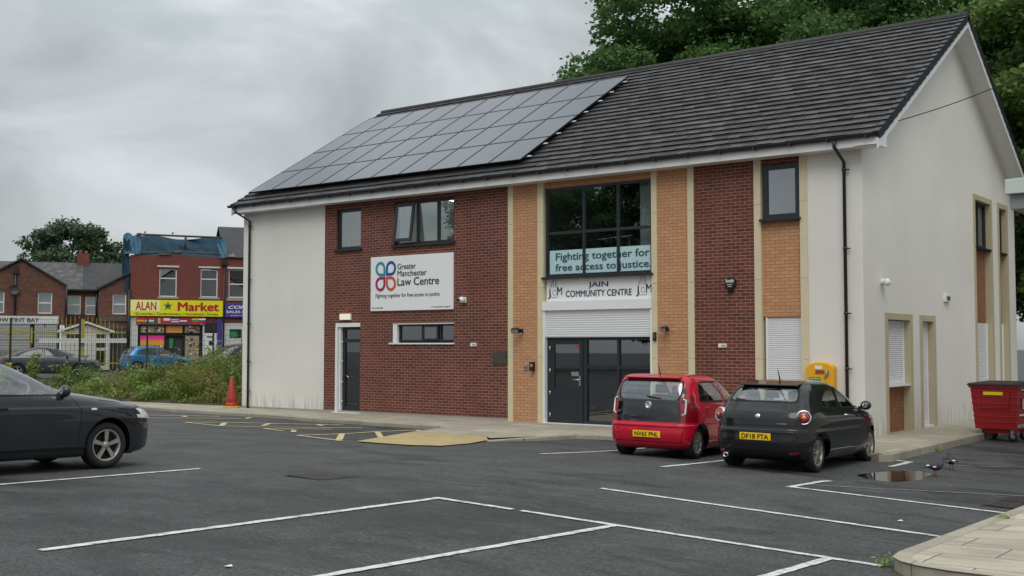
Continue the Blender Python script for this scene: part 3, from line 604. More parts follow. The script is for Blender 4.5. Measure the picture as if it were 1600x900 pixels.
def verge(x, sx):
    mb = MB()
    for (y0, y1) in ((-.42, 6.31), (13.04, 6.31)):
        n = 24
        for i in range(n):
            f0, f1 = i / n, (i + 1.06) / n
            ya, za, yb, zb = y0 + (y1 - y0) * f0, 6.2 + 4 * f0, y0 + (y1 - y0) * f1, 6.2 + 4 * f1
            sgn = 1 if y1 > y0 else -1
            nx = Vector((0, -RN.y * -1 * 0 + (RN.y if sgn > 0 else -RN.y), RN.z))
            A = Vector((x, ya, za)) + nx * .062; Bq = Vector((x, yb, zb)) + nx * .03; dn = -nx * .17; w = Vector((-sx * .12, 0, 0))
            mb.hull8([A, Bq, Bq + dn, A + dn], [A + w, Bq + w, Bq + dn * .35 + w, A + dn * .35 + w])
    return part(mb, 'verge_trim', 'frame_grey')
verge(RX1 + .015, 1); verge(RX0 - .015, -1)
mb = MB()
for x in (RX1 - .03, RX0 + .02):
    for (y0, y1) in ((-.42, 6.31), (13.04, 6.31)):
        sg = 1 if y1 > y0 else -1; pts = []
        for yy, zz in ((y0, 6.2), (y1, 10.2)): pts.append((yy, zz - .10)); 
        (ya, za), (yb, zb) = pts
        mb.hull8([(x, ya, za), (x, yb, zb), (x, yb, zb - .20), (x, ya, za - .20)], [(x + .022, ya, za), (x + .022, yb, zb), (x + .022, yb, zb - .20), (x + .022, ya, za - .20)])
part(mb, 'bargeboard', 'white_pvc')
mb = MB()
for x0, x1 in ((LN - .01, RX1 - .03), (RX0 + .04, .01)):
    for (y0, y1) in ((-.42, 6.31), (13.04, 6.31)):
        mb.face([(x0, y0, 6.2 - .2), (x1, y0, 6.2 - .2), (x1, y1, 10.0), (x0, y1, 10.0)])
part(mb, 'verge_soffit', 'white_pvc')
mb = MB(); mb.box(RX0 + .05, -.37, 5.985, RX1 - .05, -.345, 6.19); mb.box(RX0 + .05, -.345, 5.985, RX1 - .05, .02, 6.005); mb.box(RX0 + .05, DP, 5.985, RX1 - .05, 13.0, 6.19); mb.box(RX1 - .052, -.36, 5.98, RX1 - .01, .12, 6.20); mb.box(RX0 + .02, -.36, 5.98, RX0 + .06, .1, 6.2); part(mb, 'fascia', 'white_pvc')
# gutter and downpipes
mb = MB(); prof = [(.0, .0)]; 
cs = [(-.375 - .058 + .058 * cos(a), 6.215 + .07 * sin(a)) for a in np.linspace(0, -pi, 9)]; cs2 = [(y, z) for y, z in cs] + [(-.375 - .058 + .05 * cos(a), 6.218 + .062 * sin(a)) for a in np.linspace(-pi, 0, 9)]
gx0, gx1 = RX0 - .1, RX1 - .06
mb.hull8([(gx0, y, z) for y, z in cs2], [(gx1, y, z) for y, z in cs2]); part(mb, 'gutter', 'black_pvc')
mb = MB()
for k in range(25):
    x = gx0 + .3 + k * .82; mb.box(x, -.505, 6.135, x + .05, -.37, 6.19)
part(mb, 'gutter_bracket', 'black_pvc')
for px, off in ((.36, -.28), (19.17, -.07)):
    mb = MB(); mb.tube([(px + off, -.43, 6.16), (px + off, -.43, 6.02), (px, -.075, 5.74), (px, -.075, .0)], .036, 10)
    for z in (5.55, 3.9, 2.55, 1.4, .5): mb.tube([(px, -.075, z), (px, -.075, z + .06)], .045, 10); mb.box(px, -.09, z + .015, px + .11, -.06, z + .04)
    part(mb, 'downpipe', 'black_pvc')
# solar panels on the front slope
def on_roof(x, s, h): return Vector((x, -.42, 6.2)) + Vector((0, RU.y, RU.z)) * s + RN * h
ORD = ['first', 'second', 'third', 'fourth', 'fifth', 'sixth', 'seventh', 'eighth', 'ninth', 'tenth']; ROWN = ['bottom row', 'second row up', 'third row up', 'top row']
def panel0():
    w, h = 1.045, 1.545; mb = MB(); mb.box(.012, .012, -.012, w - .012, h - .012, 0); pan = mb.build('solar_panel', 'solar_cell')
    mb = MB()
    for q in ((0, 0, w, .024), (0, h - .024, w, h), (0, .024, .024, h - .024), (w - .024, .024, w, h - .024)): mb.box(q[0], q[1], -.04, q[2], q[3], .004)
    mb.build('frame', 'trim_black', pan)
    return pan
P0 = panel0(); ang = math.atan2(RU.z, RU.y)
for r in range(4):
    for c in range(10):
        o = P0 if r == c == 0 else copy_tree(P0)
        o.location = on_roof(.15 + c * 1.052, .62 + r * 1.555, .16); o.rotation_euler = (ang, 0, 0)
        tag(o, f'{ORD[c]} solar panel from the left in the {ROWN[r]} on the roof', 'solar panel', 'solar panels on the front roof slope')
mb = MB()
for r in range(4):
    for q in (.35, 1.2):
        s = .62 + r * 1.555 + q; a, b = on_roof(.1, s, .09), on_roof(10.78, s, .09); mb.tube([a, b], .022, 6)
        for c in range(12): p = on_roof(.3 + c * .93, s, .04); mb.tube([p, p + RN * .06], .02, 6)
part(mb, 'panel_rail', 'steel')
# ================================================================== signs and fittings on the wall
X_, Y_, Z_ = (1, 0, 0), (0, 1, 0), (0, 0, 1)
def own(name, label, cat, loc, group=None): return thing(name, label, cat, loc, 0, group)
def rel(loc): return Vector(loc)
t = own('sign_board', 'white sign board with a four-looped coloured logo on the red brick wall', 'sign', (7.0, 0, 3.63))
mb = MB(); mb.box(-1.5, -.05, -.76, 1.51, -.005, .75); mb.build('board', 'sign_white', t, bevel=.006)
def T(txt, x, z, par, mat='sign_ink', y=-.05, **k): return lettering(txt, mat, par, (x, y, z), X_, Z_, **k)
T('Greater', -.478, .375, t, w=.67, h=.155, align='l', bold=.012); T('Manchester', -.478, .18, t, w=1.06, h=.16, align='l', bold=.012); T('Law Centre', -.478, -.075, t, w=1.5, h=.215, align='l', bold=.014)
T('Fighting together for free access to justice', -1.3, -.385, t, w=2.34, h=.135, align='l', bold=.006); T('0161 740 2244', -1.44, -.70, t, w=.42, h=.045, align='l'); T('www.gmlaw.org.uk', 1.43, -.70, t, w=.68, h=.055, align='r')
def loop(cx, cz, sx, sz, mat):       # one rounded loop of the logo, square at its inner corner
    mb = MB(); R_, r = .19, .115; path_o, path_i = [], []
    for a in np.linspace(pi / 2, 2 * pi, 20): path_o.append((cos(a) * R_, sin(a) * R_ * 1.07)); path_i.append((cos(a) * r, sin(a) * r * 1.1))
    path_o += [(R_, R_ * 1.07)]; path_i += [(r, r * 1.1)]
    def m(p): return (cx + p[0] * sx, -.058, cz + p[1] * sz)
    n = len(path_o)
    for i in range(n):
        j = (i + 1) % n
        if i == n - 1: j = 0
        q = [m(path_o[i]), m(path_o[j]), m(path_i[j]), m(path_i[i])]; mb.face(q)
    return mb.build('logo_loop', mat, t)
for cx, cz, sx, sz, m in ((-1.12, .41, 1, -1, 'logo_teal'), (-.722, .415, -1, -1, 'logo_blue'), (-1.12, -.012, 1, 1, 'logo_magenta'), (-.722, -.012, -1, 1, 'logo_orange')): loop(cx, cz, sx, sz, m)
t = own('fascia_sign', 'white sign with dark blue capitals above the entrance shutter', 'sign', (12.96, 0, 3.29))
mb = MB(); mb.box(-1.51, .075, -.28, 1.53, .115, .295); mb.build('board', 'sign_white', t)
T('JAIN', .02, .045, t, 'jain_ink', .075, w=.56, h=.155, bold=.016); T('COMMUNITY CENTRE', .015, -.185, t, 'jain_ink', .075, w=1.88, h=.155, bold=.016)
for x in (-1.27, 1.27):
    T('J', x - .155, -.16, t, 'jain_ink', .075, w=.07, h=.24, bold=.006); T('M', x + .155, -.13, t, 'jain_ink', .075, w=.15, h=.19, bold=.004)
    mb = MB()                          # open hand outline between the letters
    hand = [(-.10, -.19), (-.13, -.02), (-.12, .08), (-.10, .13), (-.08, .08), (-.075, .2), (-.05, .24), (-.03, .2), (-.02, .26), (.005, .29), (.025, .26), (.03, .2), (.05, .23), (.075, .19), (.075, .05), (.11, .07), (.13, .03), (.10, -.08), (.09, -.19), (-.10, -.19)]
    mb.tube([(x + px, .072, pz) for px, pz in hand], .0045, 5); mb.tube([(x + .055 * cos(a), .072, -.07 + .065 * sin(a)) for a in np.linspace(.4, 6, 14)], .004, 5)
    for px in (-.03, .028): mb.tube([(x + px, .072, .05), (x + px, .072, .19)], .005, 5)
    mb.build('hand_emblem', 'jain_ink', t)
t = own('window_banner', 'pale blue banner with two lines of dark words across the bottom of the large window', 'banner', (13.0, 0, 3.96))
for a, b in ((-1.46, -.47), (-.39, .51), (.59, 1.47)):
    mb = MB(); mb.box(a, .088, -.29, b, .094, .31); mb.build('panel', 'banner_pale', t)
T('Fighting together for', -1.27, .06, t, 'banner_ink', .086, w=2.67, h=.24, align='l', bold=.014); T('free access to justice.', -1.28, -.2, t, 'banner_ink', .086, w=2.72, h=.225, align='l', bold=.014)
# cameras, lights, plates
t = own('security_camera', 'small white camera on the red brick beside the sign board', 'camera', (8.81, 0, 3.1))
mb = MB(); mb.box(-.03, -.05, -.07, .13, 0, .08); mb.build('mount', 'white_pvc', t, bevel=.012); mb = MB(); mb.blob((.03, -.09, .01), (.1, .085, .085)); mb.build('housing', 'white_pvc', t); mb = MB(); mb.lathe([(0, .006), (.035, .004), (.045, 0)], (.0, -.172, -.0), (-.2, -1, -.1)); mb.build('camera_lens', 'trim_black', t)
t = own('security_camera', 'white bullet camera on the rendered gable wall above the shuttered window', 'camera', (LN, 1.1, 3.27))
mb = MB(); mb.lathe([(.0, 0), (.07, 0), (.07, .05), (0, .05)], (0, 0, 0), X_); mb.build('mount', 'white_pvc', t); mb = MB(); mb.lathe([(0, 0), (.06, .01), (.075, .2), (.07, .26), (0, .27)], (.07, .06, .04), (.4, -.8, -.25)); mb.build('housing', 'white_pvc', t)
t = own('exit_light', 'lit bulkhead light over the narrow side door', 'light', (4.5, 0, 2.73))
mb = MB(); mb.box(-.21, -.05, -.09, .21, 0, .09); mb.build('housing', 'white_pvc', t); mb = MB(); mb.box(-.2, -.075, -.08, .2, -.051, .08); mb.build('diffuser', 'exit_lit', t)
mb = MB(); mb.box(4.44, -.012, 2.83, 4.62, -.002, 2.98); tag(mb.build('stain_plate', 'brown_stain'), 'small brown plate just above the lit bulkhead light', 'plate')
t = own('exit_light', 'small green and white exit light high on the rendered gable wall', 'light', (LN, 5.69, 3.06))
mb = MB(); mb.box(0, -.2, -.07, .07, .2, .09); mb.build('housing', 'white_pvc', t); mb = MB(); mb.box(.071, -.15, -.04, .076, .12, .06); mb.build('diffuser', 'safety_green', t)
t = own('vent_grille', 'square dark metal plate on the red brick next to the stone strip', 'plate', (10.04, 0, 1.6))
mb = MB(); mb.box(-.23, -.025, -.165, .23, 0, .165); mb.build('frame', 'dark_plate', t, bevel=.008); mb = MB(); mb.box(-.2, -.03, -.135, .2, -.026, .135); mb.build('plate', 'iron_cover', t)
for (x, z, l) in ((9.18, 1.935, 'small pale vent cap on the brick left of the dark metal plate'), (16.31, 1.91, 'small white label plate on the narrow brick panel under the alarm box')):
    t = own('wall_plate', l, 'plate', (x, 0, z)); mb = MB(); mb.box(-.1, -.03, -.045, .1, 0, .045); mb.build('plate', 'sticker_white', t, bevel=.006); mb = MB(); mb.box(-.02, -.036, -.02, .08, -.031, .02); mb.build('mark', 'pigeon_pale', t)
t = own('alarm_box', 'black octagonal alarm box on the narrow brick panel', 'alarm', (16.53, 0, 3.28))
mb = MB(); oc = [(.135 * cos(a) * 1.05, 0, .14 * sin(a) + .02) for a in np.linspace(pi / 8, 2 * pi + pi / 8, 9)[:-1]]; mb.prism(oc, (0, -.075, 0)); mb.build('housing', 'black_pvc', t, bevel=.012)
mb = MB(); mb.box(-.055, -.07, -.19, .055, -.0, -.12); mb.build('beacon', 'trim_black', t, bevel=.01)
T('Smith', 0, .03, t, 'sign_white', -.076, w=.19, h=.075, bold=.02); T('SECURITY', 0, -.03, t, 'sign_white', -.076, w=.13, h=.025); T('ALARM', 0, -.07, t, 'sign_white', -.076, w=.09, h=.022)
def flood(x, z, l, s):
    t = own('floodlight', l, 'light', (x, 0, z)); mb = MB(); mb.box(-.03, -.06, -.05, .05, 0, .05); mb.tube([(0, -.05, 0), (-.02 * s, -.13, .0)], .018); mb.build('bracket', 'black_pvc', t)
    mb = MB(); mb.box(-.1, -.06, -.06, .1, .04, .06); o = mb.build('lamp_head', 'black_pvc', t, bevel=.012); o.location = (-.05 * s, -.2, .01); o.rotation_euler = (radians(25), 0, radians(18 * s)); mb = MB(); mb.box(-.085, -.064, -.045, .085, -.061, .045); g = mb.build('lamp_glass', 'grey_metal', o)
    mb = MB(); mb.lathe([(0, 0), (.03, .01), (.03, .06), (0, .07)], (.06, -.09, -.05), (0, -.5, -1)); mb.build('sensor', 'grey_metal', t)
flood(10.73, 2.28, 'black floodlight on the buff brick left of the entrance', 1); flood(14.9, 2.28, 'black floodlight on the buff brick right of the entrance', -1)
t = own('key_box', 'slim black box on the stone strip below the floodlight right of the entrance', 'box', (14.6, -.022, 2.12)); mb = MB(); mb.box(-.04, -.05, -.1, .04, 0, .1); mb.build('housing', 'black_pvc', t, bevel=.008); mb = MB(); mb.box(-.03, -.056, -.05, .03, -.051, .06); mb.build('cover', 'iron_cover', t)
t = own('door_intercom', 'black and silver intercom on the buff brick beside the entrance', 'intercom', (11.08, 0, 1.38)); mb = MB(); mb.box(-.07, -.07, -.1, .07, 0, .12); mb.build('housing', 'black_pvc', t, bevel=.01); mb = MB(); mb.lathe([(0, .01), (.04, 0)], (0, -.072, .03), (0, -1, 0)); mb.box(-.02, -.075, -.2, .02, -.01, -.1); mb.build('button', 'steel', t)
t = own('bell_push', 'little silver bell push left of the intercom', 'bell', (10.86, 0, 1.36)); mb = MB(); mb.box(-.05, -.03, -.06, .05, 0, .06); mb.build('plate', 'steel', t, bevel=.006); mb = MB(); mb.lathe([(0, .012), (.022, 0)], (0, -.031, 0), (0, -1, 0)); mb.build('button', 'trim_black', t)
# defibrillator cabinet
t = own('defibrillator_cabinet', 'yellow arched emergency cabinet on the white wall by the black downpipe', 'cabinet', (18.63, 0, 1.3))
pts = [(-.30, 0, -.30), (.30, 0, -.30), (.30, 0, .14)] + [(.30 * cos(a), 0, .14 + .125 * sin(a)) for a in np.linspace(.25, pi - .25, 11)] + [(-.30, 0, .14)]
mb = MB(); mb.prism(pts, (0, -.2, 0)); mb.build('case', 'cabinet_yellow', t, bevel=.025)
mb = MB(); mb.box(-.09, -.212, .02, .10, -.201, .10); mb.build('window', 'brown_stain', t, bevel=.004); mb = MB(); mb.box(-.1, -.207, .12, .05, -.201, .19); mb.build('label', 'sticker_white', t)
mb = MB(); mb.box(-.23, -.205, -.25, .16, -.201, -.155); mb.box(-.23, -.205, -.155, .02, -.201, -.05); mb.build('green_panel', 'safety_green', t); T('AED Defibrillator', -.1, -.095, t, 'sign_white', -.205, w=.22, h=.03); T('Emergency', -.1, -.14, t, 'sign_white', -.205, w=.22, h=.03)
mb = MB(); mb.box(-.22, -.2085, -.24, .0, -.206, -.17); mb.build('instruction_card', 'sticker_white', t); mb = MB(); mb.tube([(.12, -.23, -.06), (.16, -.24, -.02), (.16, -.24, .1)], .018); mb.box(.12, -.215, -.02, .2, -.201, .1); mb.build('handle', 'grey_metal', t)
# wire across the gable
mb = MB(); A, Bq = Vector((LN + .02, 1.98, 6.86)), Vector((23.1, 1.2, 7.6)); mb.tube([A + (Bq - A) * k / 10 + Vector((0, 0, -.10 * sin(pi * k / 10))) for k in range(11)], .011, 5); tag(mb.build('overhead_cable', 'black_pvc'), 'thin black cable crossing in front of the white gable', 'cable')
# neighbouring canopy at the right edge
t = own('flat_canopy', 'corner of a pale flat roof canopy at the right edge of the picture', 'canopy', (26.0, 2.0, 4.2))
mb = MB(); mb.box(-3.18, -4.1, .36, 4, 1.5, .62); mb.build('fascia', 'canopy_paint', t, bevel=.01); mb = MB(); mb.box(-3.12, -4.0, .10, 4, 1.2, .355); mb.build('beam', 'canopy_beam', t)
mb = MB(); mb.box(-3.10, -3.9, .63, 4, 1.4, .66); mb.build('roof', 'lead_flash', t); mb = MB(); mb.tube([(1.5, 0, -4.3), (1.5, 0, .1)], .07); mb.build('post', 'canopy_beam', t)
# ironwork in the tarmac
t = own('manhole_cover', 'rusty iron cover set in the tarmac of the open car park', 'cover', (16.82, -12.62, gz(16.82, -12.62)))
mb = MB(); R_ = Matrix.Rotation(radians(0), 3, 'Z')
sx, sy = -.0367, -.0218
def slab(mb, x0, y0, x1, y1, z): mb.face([(x, y, sx * x + sy * y + z) for x, y in ((x0, y0), (x1, y0), (x1, y1), (x0, y1))])
slab(mb, -.36, -.36, .36, .36, .007); mb.build('frame', 'trim_black', t)
mb = MB()
for i in range(7):
    for j in range(7): slab(mb, -.32 + i * .093, -.32 + j * .093, -.32 + i * .093 + .075, -.32 + j * .093 + .075, .012)
mb.build('lid', 'iron_cover', t)
t = own('gully_grate', 'black iron gully grating against the pavement kerb', 'grating', (24.1, -6.95, gz(24.1, -6.95)))
for k in (-1, 1):
    mb = MB()
    for i in range(9): slab(mb, -.24, k * .38 - .33 + i * .075, .26, k * .38 - .33 + i * .075 + .04, .012)
    for x in (-.26, .0, .25): slab(mb, x, k * .38 - .35, x + .03, k * .38 + .33, .014)
    mb.build('grid', 'iron_cover', t)
mb = MB(); slab(mb, -.30, -.78, .30, .78, .006); mb.build('pit', 'trim_black', t)
# traffic cone
def zp(x, y): return 0.004
t = own('traffic_cone', 'tall red traffic cone with a yellow foot by the corner of the white wall', 'cone', (-.24, -.2, 0))
mb = MB(); mb.prism([(.26 * cos(a), .26 * sin(a), 0) for a in np.linspace(0, 2 * pi, 9)[:-1]], (0, 0, .05)); mb.build('base', 'cone_yellow', t, bevel=.012)
mb = MB(); mb.lathe([(.19, .05), (.165, .22), (.17, .23), (.155, .3), (.05, .93), (.035, .95), (0, .95)]); mb.build('cone', 'cone_red', t); mb = MB(); mb.lathe([(.187, .055), (.176, .16), (.172, .16), (.18, .055)]); mb.build('collar', 'flag_red', t)
for (x, y, l) in ((20.69, -17.3, 'scrap of white paper on the tarmac left of the nearest bay'), (23.55, -10.1, 'torn white scrap on the tarmac by the pavement')):
    mb = MB(); z = gz(x, y) + .012; mb.face([(x - .03, y - .02, z), (x + .03, y - .025, z + .006), (x + .025, y + .025, z), (x, y + .03, z + .012), (x - .035, y + .02, z)]); tag(mb.build('paper_scrap', 'sticker_white'), l, 'litter')

# ================================================================== cars
def smooth_keys(keys, sub=5):
    K = np.array(keys, float); n = len(K); outp = []
    for i in range(n - 1):
        p0, p1, p2, p3 = K[max(i - 1, 0)], K[i], K[i + 1], K[min(i + 2, n - 1)]
        for k in range(sub):
            t = k / sub; m1, m2 = (p2 - p0) / 2, (p3 - p1) / 2
            for m in (m1, m2): m[0] = np.clip(m[0], 0, 3 * (p2[0] - p1[0]))
            outp.append((2 * t**3 - 3 * t**2 + 1) * p1 + (t**3 - 2 * t**2 + t) * m1 + (-2 * t**3 + 3 * t**2) * p2 + (t**3 - t**2) * m2)
    outp.append(K[-1]); return np.array(outp)
def shell(keys, n=112, er=5, ef=3.6):
    lv = smooth_keys(keys); b = bmesh.new(); rows = []
    for z, xr, xf, w in lv:
        xm = (xr + xf) / 2; row = []
        for k in range(n):
            a = 2 * pi * (k + .5) / n; c, s_ = cos(a), sin(a); e = ef if c > 0 else er; a_ = (xf - xm) if c > 0 else (xm - xr)
            rr = (abs(c)**e + abs(s_)**e) ** (-1 / e); row.append(b.verts.new((xm + a_ * c * rr, w * s_ * rr, z)))
        rows.append(row)
    for A, Bq in zip(rows, rows[1:]):
        for k in range(n): b.faces.new((A[k], A[(k + 1) % n], Bq[(k + 1) % n], Bq[k]))
    b.faces.new(rows[-1])
    for f in b.faces: f.smooth = True
    b.normal_update(); return b
def cut(b, poly, ax, pred):          # cut a convex outline through the skin; returns the faces inside it
    P = [Vector(p) for p in poly]; A = sum(P[i].x * P[(i + 1) % len(P)].y - P[(i + 1) % len(P)].x * P[i].y for i in range(len(P)))
    if A < 0: P = P[::-1]
    i0 = {'y': 0, 'x': 1}[ax]; mn = Vector((min(p.x for p in P), min(p.y for p in P))); mx = Vector((max(p.x for p in P), max(p.y for p in P)))
    fs = []
    for f in b.faces:
        if not pred(f): continue
        u = [v.co[i0] for v in f.verts]; z = [v.co.z for v in f.verts]
        if max(u) > mn.x and min(u) < mx.x and max(z) > mn.y and min(z) < mx.y: fs.append(f)
    for i in range(len(P)):
        p, q = P[i], P[(i + 1) % len(P)]; d = q - p
        if d.length < 1e-6: continue
        no2 = Vector((d.y, -d.x)).normalized(); co = [0, 0, p.y]; no = [0, 0, no2.y]; co[i0] = p.x; no[i0] = no2.x
        geom = list(set(fs) | {e for f in fs for e in f.edges} | {v for f in fs for v in f.verts})
        r = bmesh.ops.bisect_plane(b, geom=geom, dist=1e-5, plane_co=co, plane_no=no)
        co, no = Vector(co), Vector(no)
        fs = [g for g in r['geom'] if isinstance(g, bmesh.types.BMFace) and g.is_valid and (g.calc_center_median() - co).dot(no) < 0]
    return fs
def shrink(poly, d):
    P = [Vector(p) for p in poly]; n = len(P); A = sum(P[i].x * P[(i + 1) % n].y - P[(i + 1) % n].x * P[i].y for i in range(n)); P = P if A > 0 else P[::-1]; out_ = []
    for i in range(n):
        a, c, e = P[i - 1], P[i], P[(i + 1) % n]; d1 = (c - a).normalized(); d2 = (e - c).normalized(); n1 = Vector((-d1.y, d1.x)); n2 = Vector((-d2.y, d2.x)); m = (n1 + n2); m /= max(.35, m.dot(n1)); out_.append(c + m * d)
    return [tuple(p) for p in out_]
def rounded(poly, r, k=4):
    P = [Vector(p) for p in poly]; n = len(P); o = []
    for i in range(n):
        a, c, e = P[i - 1], P[i], P[(i + 1) % n]; r1 = min(r, (a - c).length * .45); r2 = min(r, (e - c).length * .45); p, q = c + (a - c).normalized() * r1, c + (e - c).normalized() * r2
        for j in range(k + 1): t = j / k; o.append(tuple(p * (1 - t)**2 + c * 2 * t * (1 - t) + q * t * t))
    return o
def take(b, fs, name, mat, parent, off=0, solid=0):
    nb = bmesh.new(); mp = {}
    for f in fs:
        vs = []
        for v in f.verts:
            if v not in mp: mp[v] = nb.verts.new(v.co + v.normal * off)
            vs.append(mp[v])
        try: g = nb.faces.new(vs); g.smooth = True
        except ValueError: pass
    me = bpy.data.meshes.new(name); nb.to_mesh(me); nb.free(); me.materials.append(MAT[mat]); return link(name, me, parent)
side = lambda f: abs(f.normal.y) > .35
SIDE = {1: lambda f: f.normal.y > .35, -1: lambda f: f.normal.y < -.35}
def wheel(par, x, y, r, rim_r, spokes, mat, kind, wth=.2):
    sg = 1 if y > 0 else -1; w = bpy.data.objects.new('wheel', None); COL.objects.link(w); w.parent = par; w.location = (x, y, r)
    mb = MB(); h = wth; prof = [(rim_r, 0), (rim_r + .012, .008), (r - .06, .016), (r - .022, .004), (r - .004, -.03), (r, -h * .5), (r - .004, -h + .03), (r - .03, -h), (rim_r, -h)]
    mb.lathe(prof, (0, 0, 0), (0, sg, 0), 44); mb.build('tyre', 'rubber', w)
    mb = MB(); ax = (0, sg, 0)
    mb.lathe([(rim_r + .002, .002), (rim_r - .012, .006), (rim_r - .022, -.02), (rim_r - .03, -.10)], (0, 0, 0), ax, 40); mb.lathe([(0, .004), (.035, .002), (.055, -.014), (.06, -.04)], (0, 0, 0), ax, 20)
    for k in range(spokes):
        a = 2 * pi * (k + .25) / spokes; u = Vector((cos(a), 0, sin(a))); v = Vector((-sin(a), 0, cos(a))); yy = Vector((0, sg, 0))
        legs = ((-.5, .5),) if kind == 'wide' else ((-.85, -.25), (.25, .85))
        for l0, l1 in legs:
            wi, wo = {'wide': (.040, .062), 'twin': (.03, .05), 'fine': (.022, .030)}[kind]
            lo = [u * .045 + v * wi * l0, u * .045 + v * wi * l1, u * (rim_r - .015) + v * wo * l1 * 1.0, u * (rim_r - .015) + v * wo * l0]
            f = [p + yy * (-.004 if i < 2 else -.002) for i, p in enumerate(lo)]; bk = [p + yy * -.035 for p in lo]; mb.hull8(bk, f)
    mb.build('rim', mat, w)
    mb = MB(); mb.lathe([(0, -.06), (rim_r - .03, -.06)], (0, 0, 0), ax, 32); mb.build('brake_disc', 'trim_black', w)
    return w
def car(name, label, cat, loc, head, keys, wb, wr, track, sp, group=None):
    root = thing(name, label, cat, loc, head, group); b = shell(keys, er=sp.get('er', 5), ef=sp.get('ef', 3.6)); par = root
    xf_ = max(k[2] for k in keys); xr_ = min(k[1] for k in keys)
    pieces = []
    # glass
    for poly in sp['side']:
        for s_ in (1, -1):
            fs = cut(b, rounded(poly, .05, 3), 'y', lambda f, s_=s_: SIDE[s_](f) and f.calc_center_median().z > .75); 
            inner = cut(b, rounded(shrink(poly, .032), .04, 3), 'y', lambda f, s_=s_: SIDE[s_](f) and f.calc_center_median().z > .75)
            fs = [f for f in fs if f.is_valid]
            pieces.append(('side_window', sp.get('side_glass', 'car_glass'), shrink(poly, .032), poly, 'y', s_))
    ends = [('rear_window', sp['rear'], -1, sp.get('rear_glass', 'car_glass')), ('windscreen', sp['front'], 1, sp.get('front_glass', 'car_glass'))]
    b.normal_update()
    body_trim = []
    def inside(poly, u, z):
        P = poly; n = len(P); sgn = None
        for i in range(n):
            a, c = P[i], P[(i + 1) % n]; cr_ = (c[0] - a[0]) * (z - a[1]) - (c[1] - a[1]) * (u - a[0])
            if abs(cr_) < 1e-9: continue
            if sgn is None: sgn = cr_ > 0
            elif sgn != (cr_ > 0): return False
        return True
    dead = set()
    for nm, gm, inn, outp, ax, s_ in pieces:
        inn = rounded(inn, .04, 3); outp = rounded(outp, .05, 3); sel = []
        for f in b.faces:
            if f in dead or not SIDE[s_](f): continue
            c = f.calc_center_median()
            if c.z < .75: continue
            if inside(inn, c.x, c.z): sel.append(f)
            elif inside(outp, c.x, c.z): f.material_index = 1
        take(b, sel, nm, gm, root); dead |= set(sel)
    for nm, poly, d, gm in ends:
        pr = lambda f, d=d: f.normal.x * d > .12 and f.calc_center_median().z > .8 and f not in dead
        po = rounded(poly, .06, 3); pi_ = rounded(shrink(poly, .03), .06, 3)
        cut(b, po, 'x', pr); cut(b, pi_, 'x', pr); b.normal_update(); sel = []
        for f in b.faces:
            if f in dead or not pr(f): continue
            c = f.calc_center_median()
            if inside(pi_, c.y, c.z): sel.append(f)
            elif inside(po, c.y, c.z): f.material_index = 1
        take(b, sel, nm, gm, root); dead |= set(sel)
    dead = {f for f in dead if f.is_valid}
    for nm, polys, d, mat, off in sp.get('faces', []):      # lamps, panels: cut through the end faces
        for poly in polys:
            pr = lambda f, d=d: f.normal.x * d > .05 and f not in dead and (f.calc_center_median().x > xf_ - .42 if d > 0 else f.calc_center_median().x < xr_ + .32)
            if d == 0: pr = lambda f: abs(f.normal.y) > .3 and f not in dead
            fs = cut(b, poly, 'x' if d else 'y', pr); b.normal_update(); fs = [f for f in fs if f.is_valid]
            take(b, fs, nm, mat, root, off); 
            if off == 0: dead |= set(fs)
    ins = sp.get('lines', [])
    for ax, p, q, w in ins:             # shut lines
        p, q = Vector(p), Vector(q); d = (q - p).normalized(); n_ = Vector((-d.y, d.x)) * w / 2; poly = [p - n_, q - n_, q + n_, p + n_]
        pr = (lambda f: abs(f.normal.y) > .4 and f not in dead) if ax == 'y' else ((lambda f: f.normal.x < -.2 and f not in dead) if ax == 'r' else (lambda f: f.normal.x > .05 and f not in dead))
        fs = cut(b, poly, 'y' if ax == 'y' else 'x', pr)
        for f in fs:
            if f.is_valid: f.material_index = 1
    for x in (-wb / 2, wb / 2):         # wheel arches
        R_ = wr + sp.get('arch', .05); circ = [(x + R_ * cos(a), wr + R_ * sin(a)) for a in np.linspace(0, 2 * pi, 33)[:-1]]
        lip = [(x + (R_ + .028) * cos(a), wr + (R_ + .028) * sin(a)) for a in np.linspace(0, 2 * pi, 33)[:-1]]
        pr = lambda f: abs(f.calc_center_median().y) > .4 and f.calc_center_median().z < wr + R_ + .1
        if sp.get('lip'):
            for f in cut(b, lip, 'y', pr):
                if f.is_valid: f.material_index = 1
        dead |= {f for f in cut(b, circ, 'y', pr) if f.is_valid}
    bmesh.ops.delete(b, geom=[f for f in dead if f.is_valid], context='FACES')
    me = bpy.data.meshes.new('body'); b.to_mesh(me); b.free(); me.materials.append(MAT[sp['paint']]); me.materials.append(MAT['trim_black']); link('body', me, root)
    # underside, wells, cabin
    mb = MB(); zb = keys[0][0]; xr, xf, w = keys[0][1], keys[0][2], keys[0][3]
    mb.box(xr + .25, -w + .22, zb - .02, xf - .25, w - .22, zb + .12); mb.box(-wb / 2 + wr + .07, -w + .03, zb - .01, wb / 2 - wr - .07, w - .03, zb + .1); mb.build('underbody', 'trim_black', root)
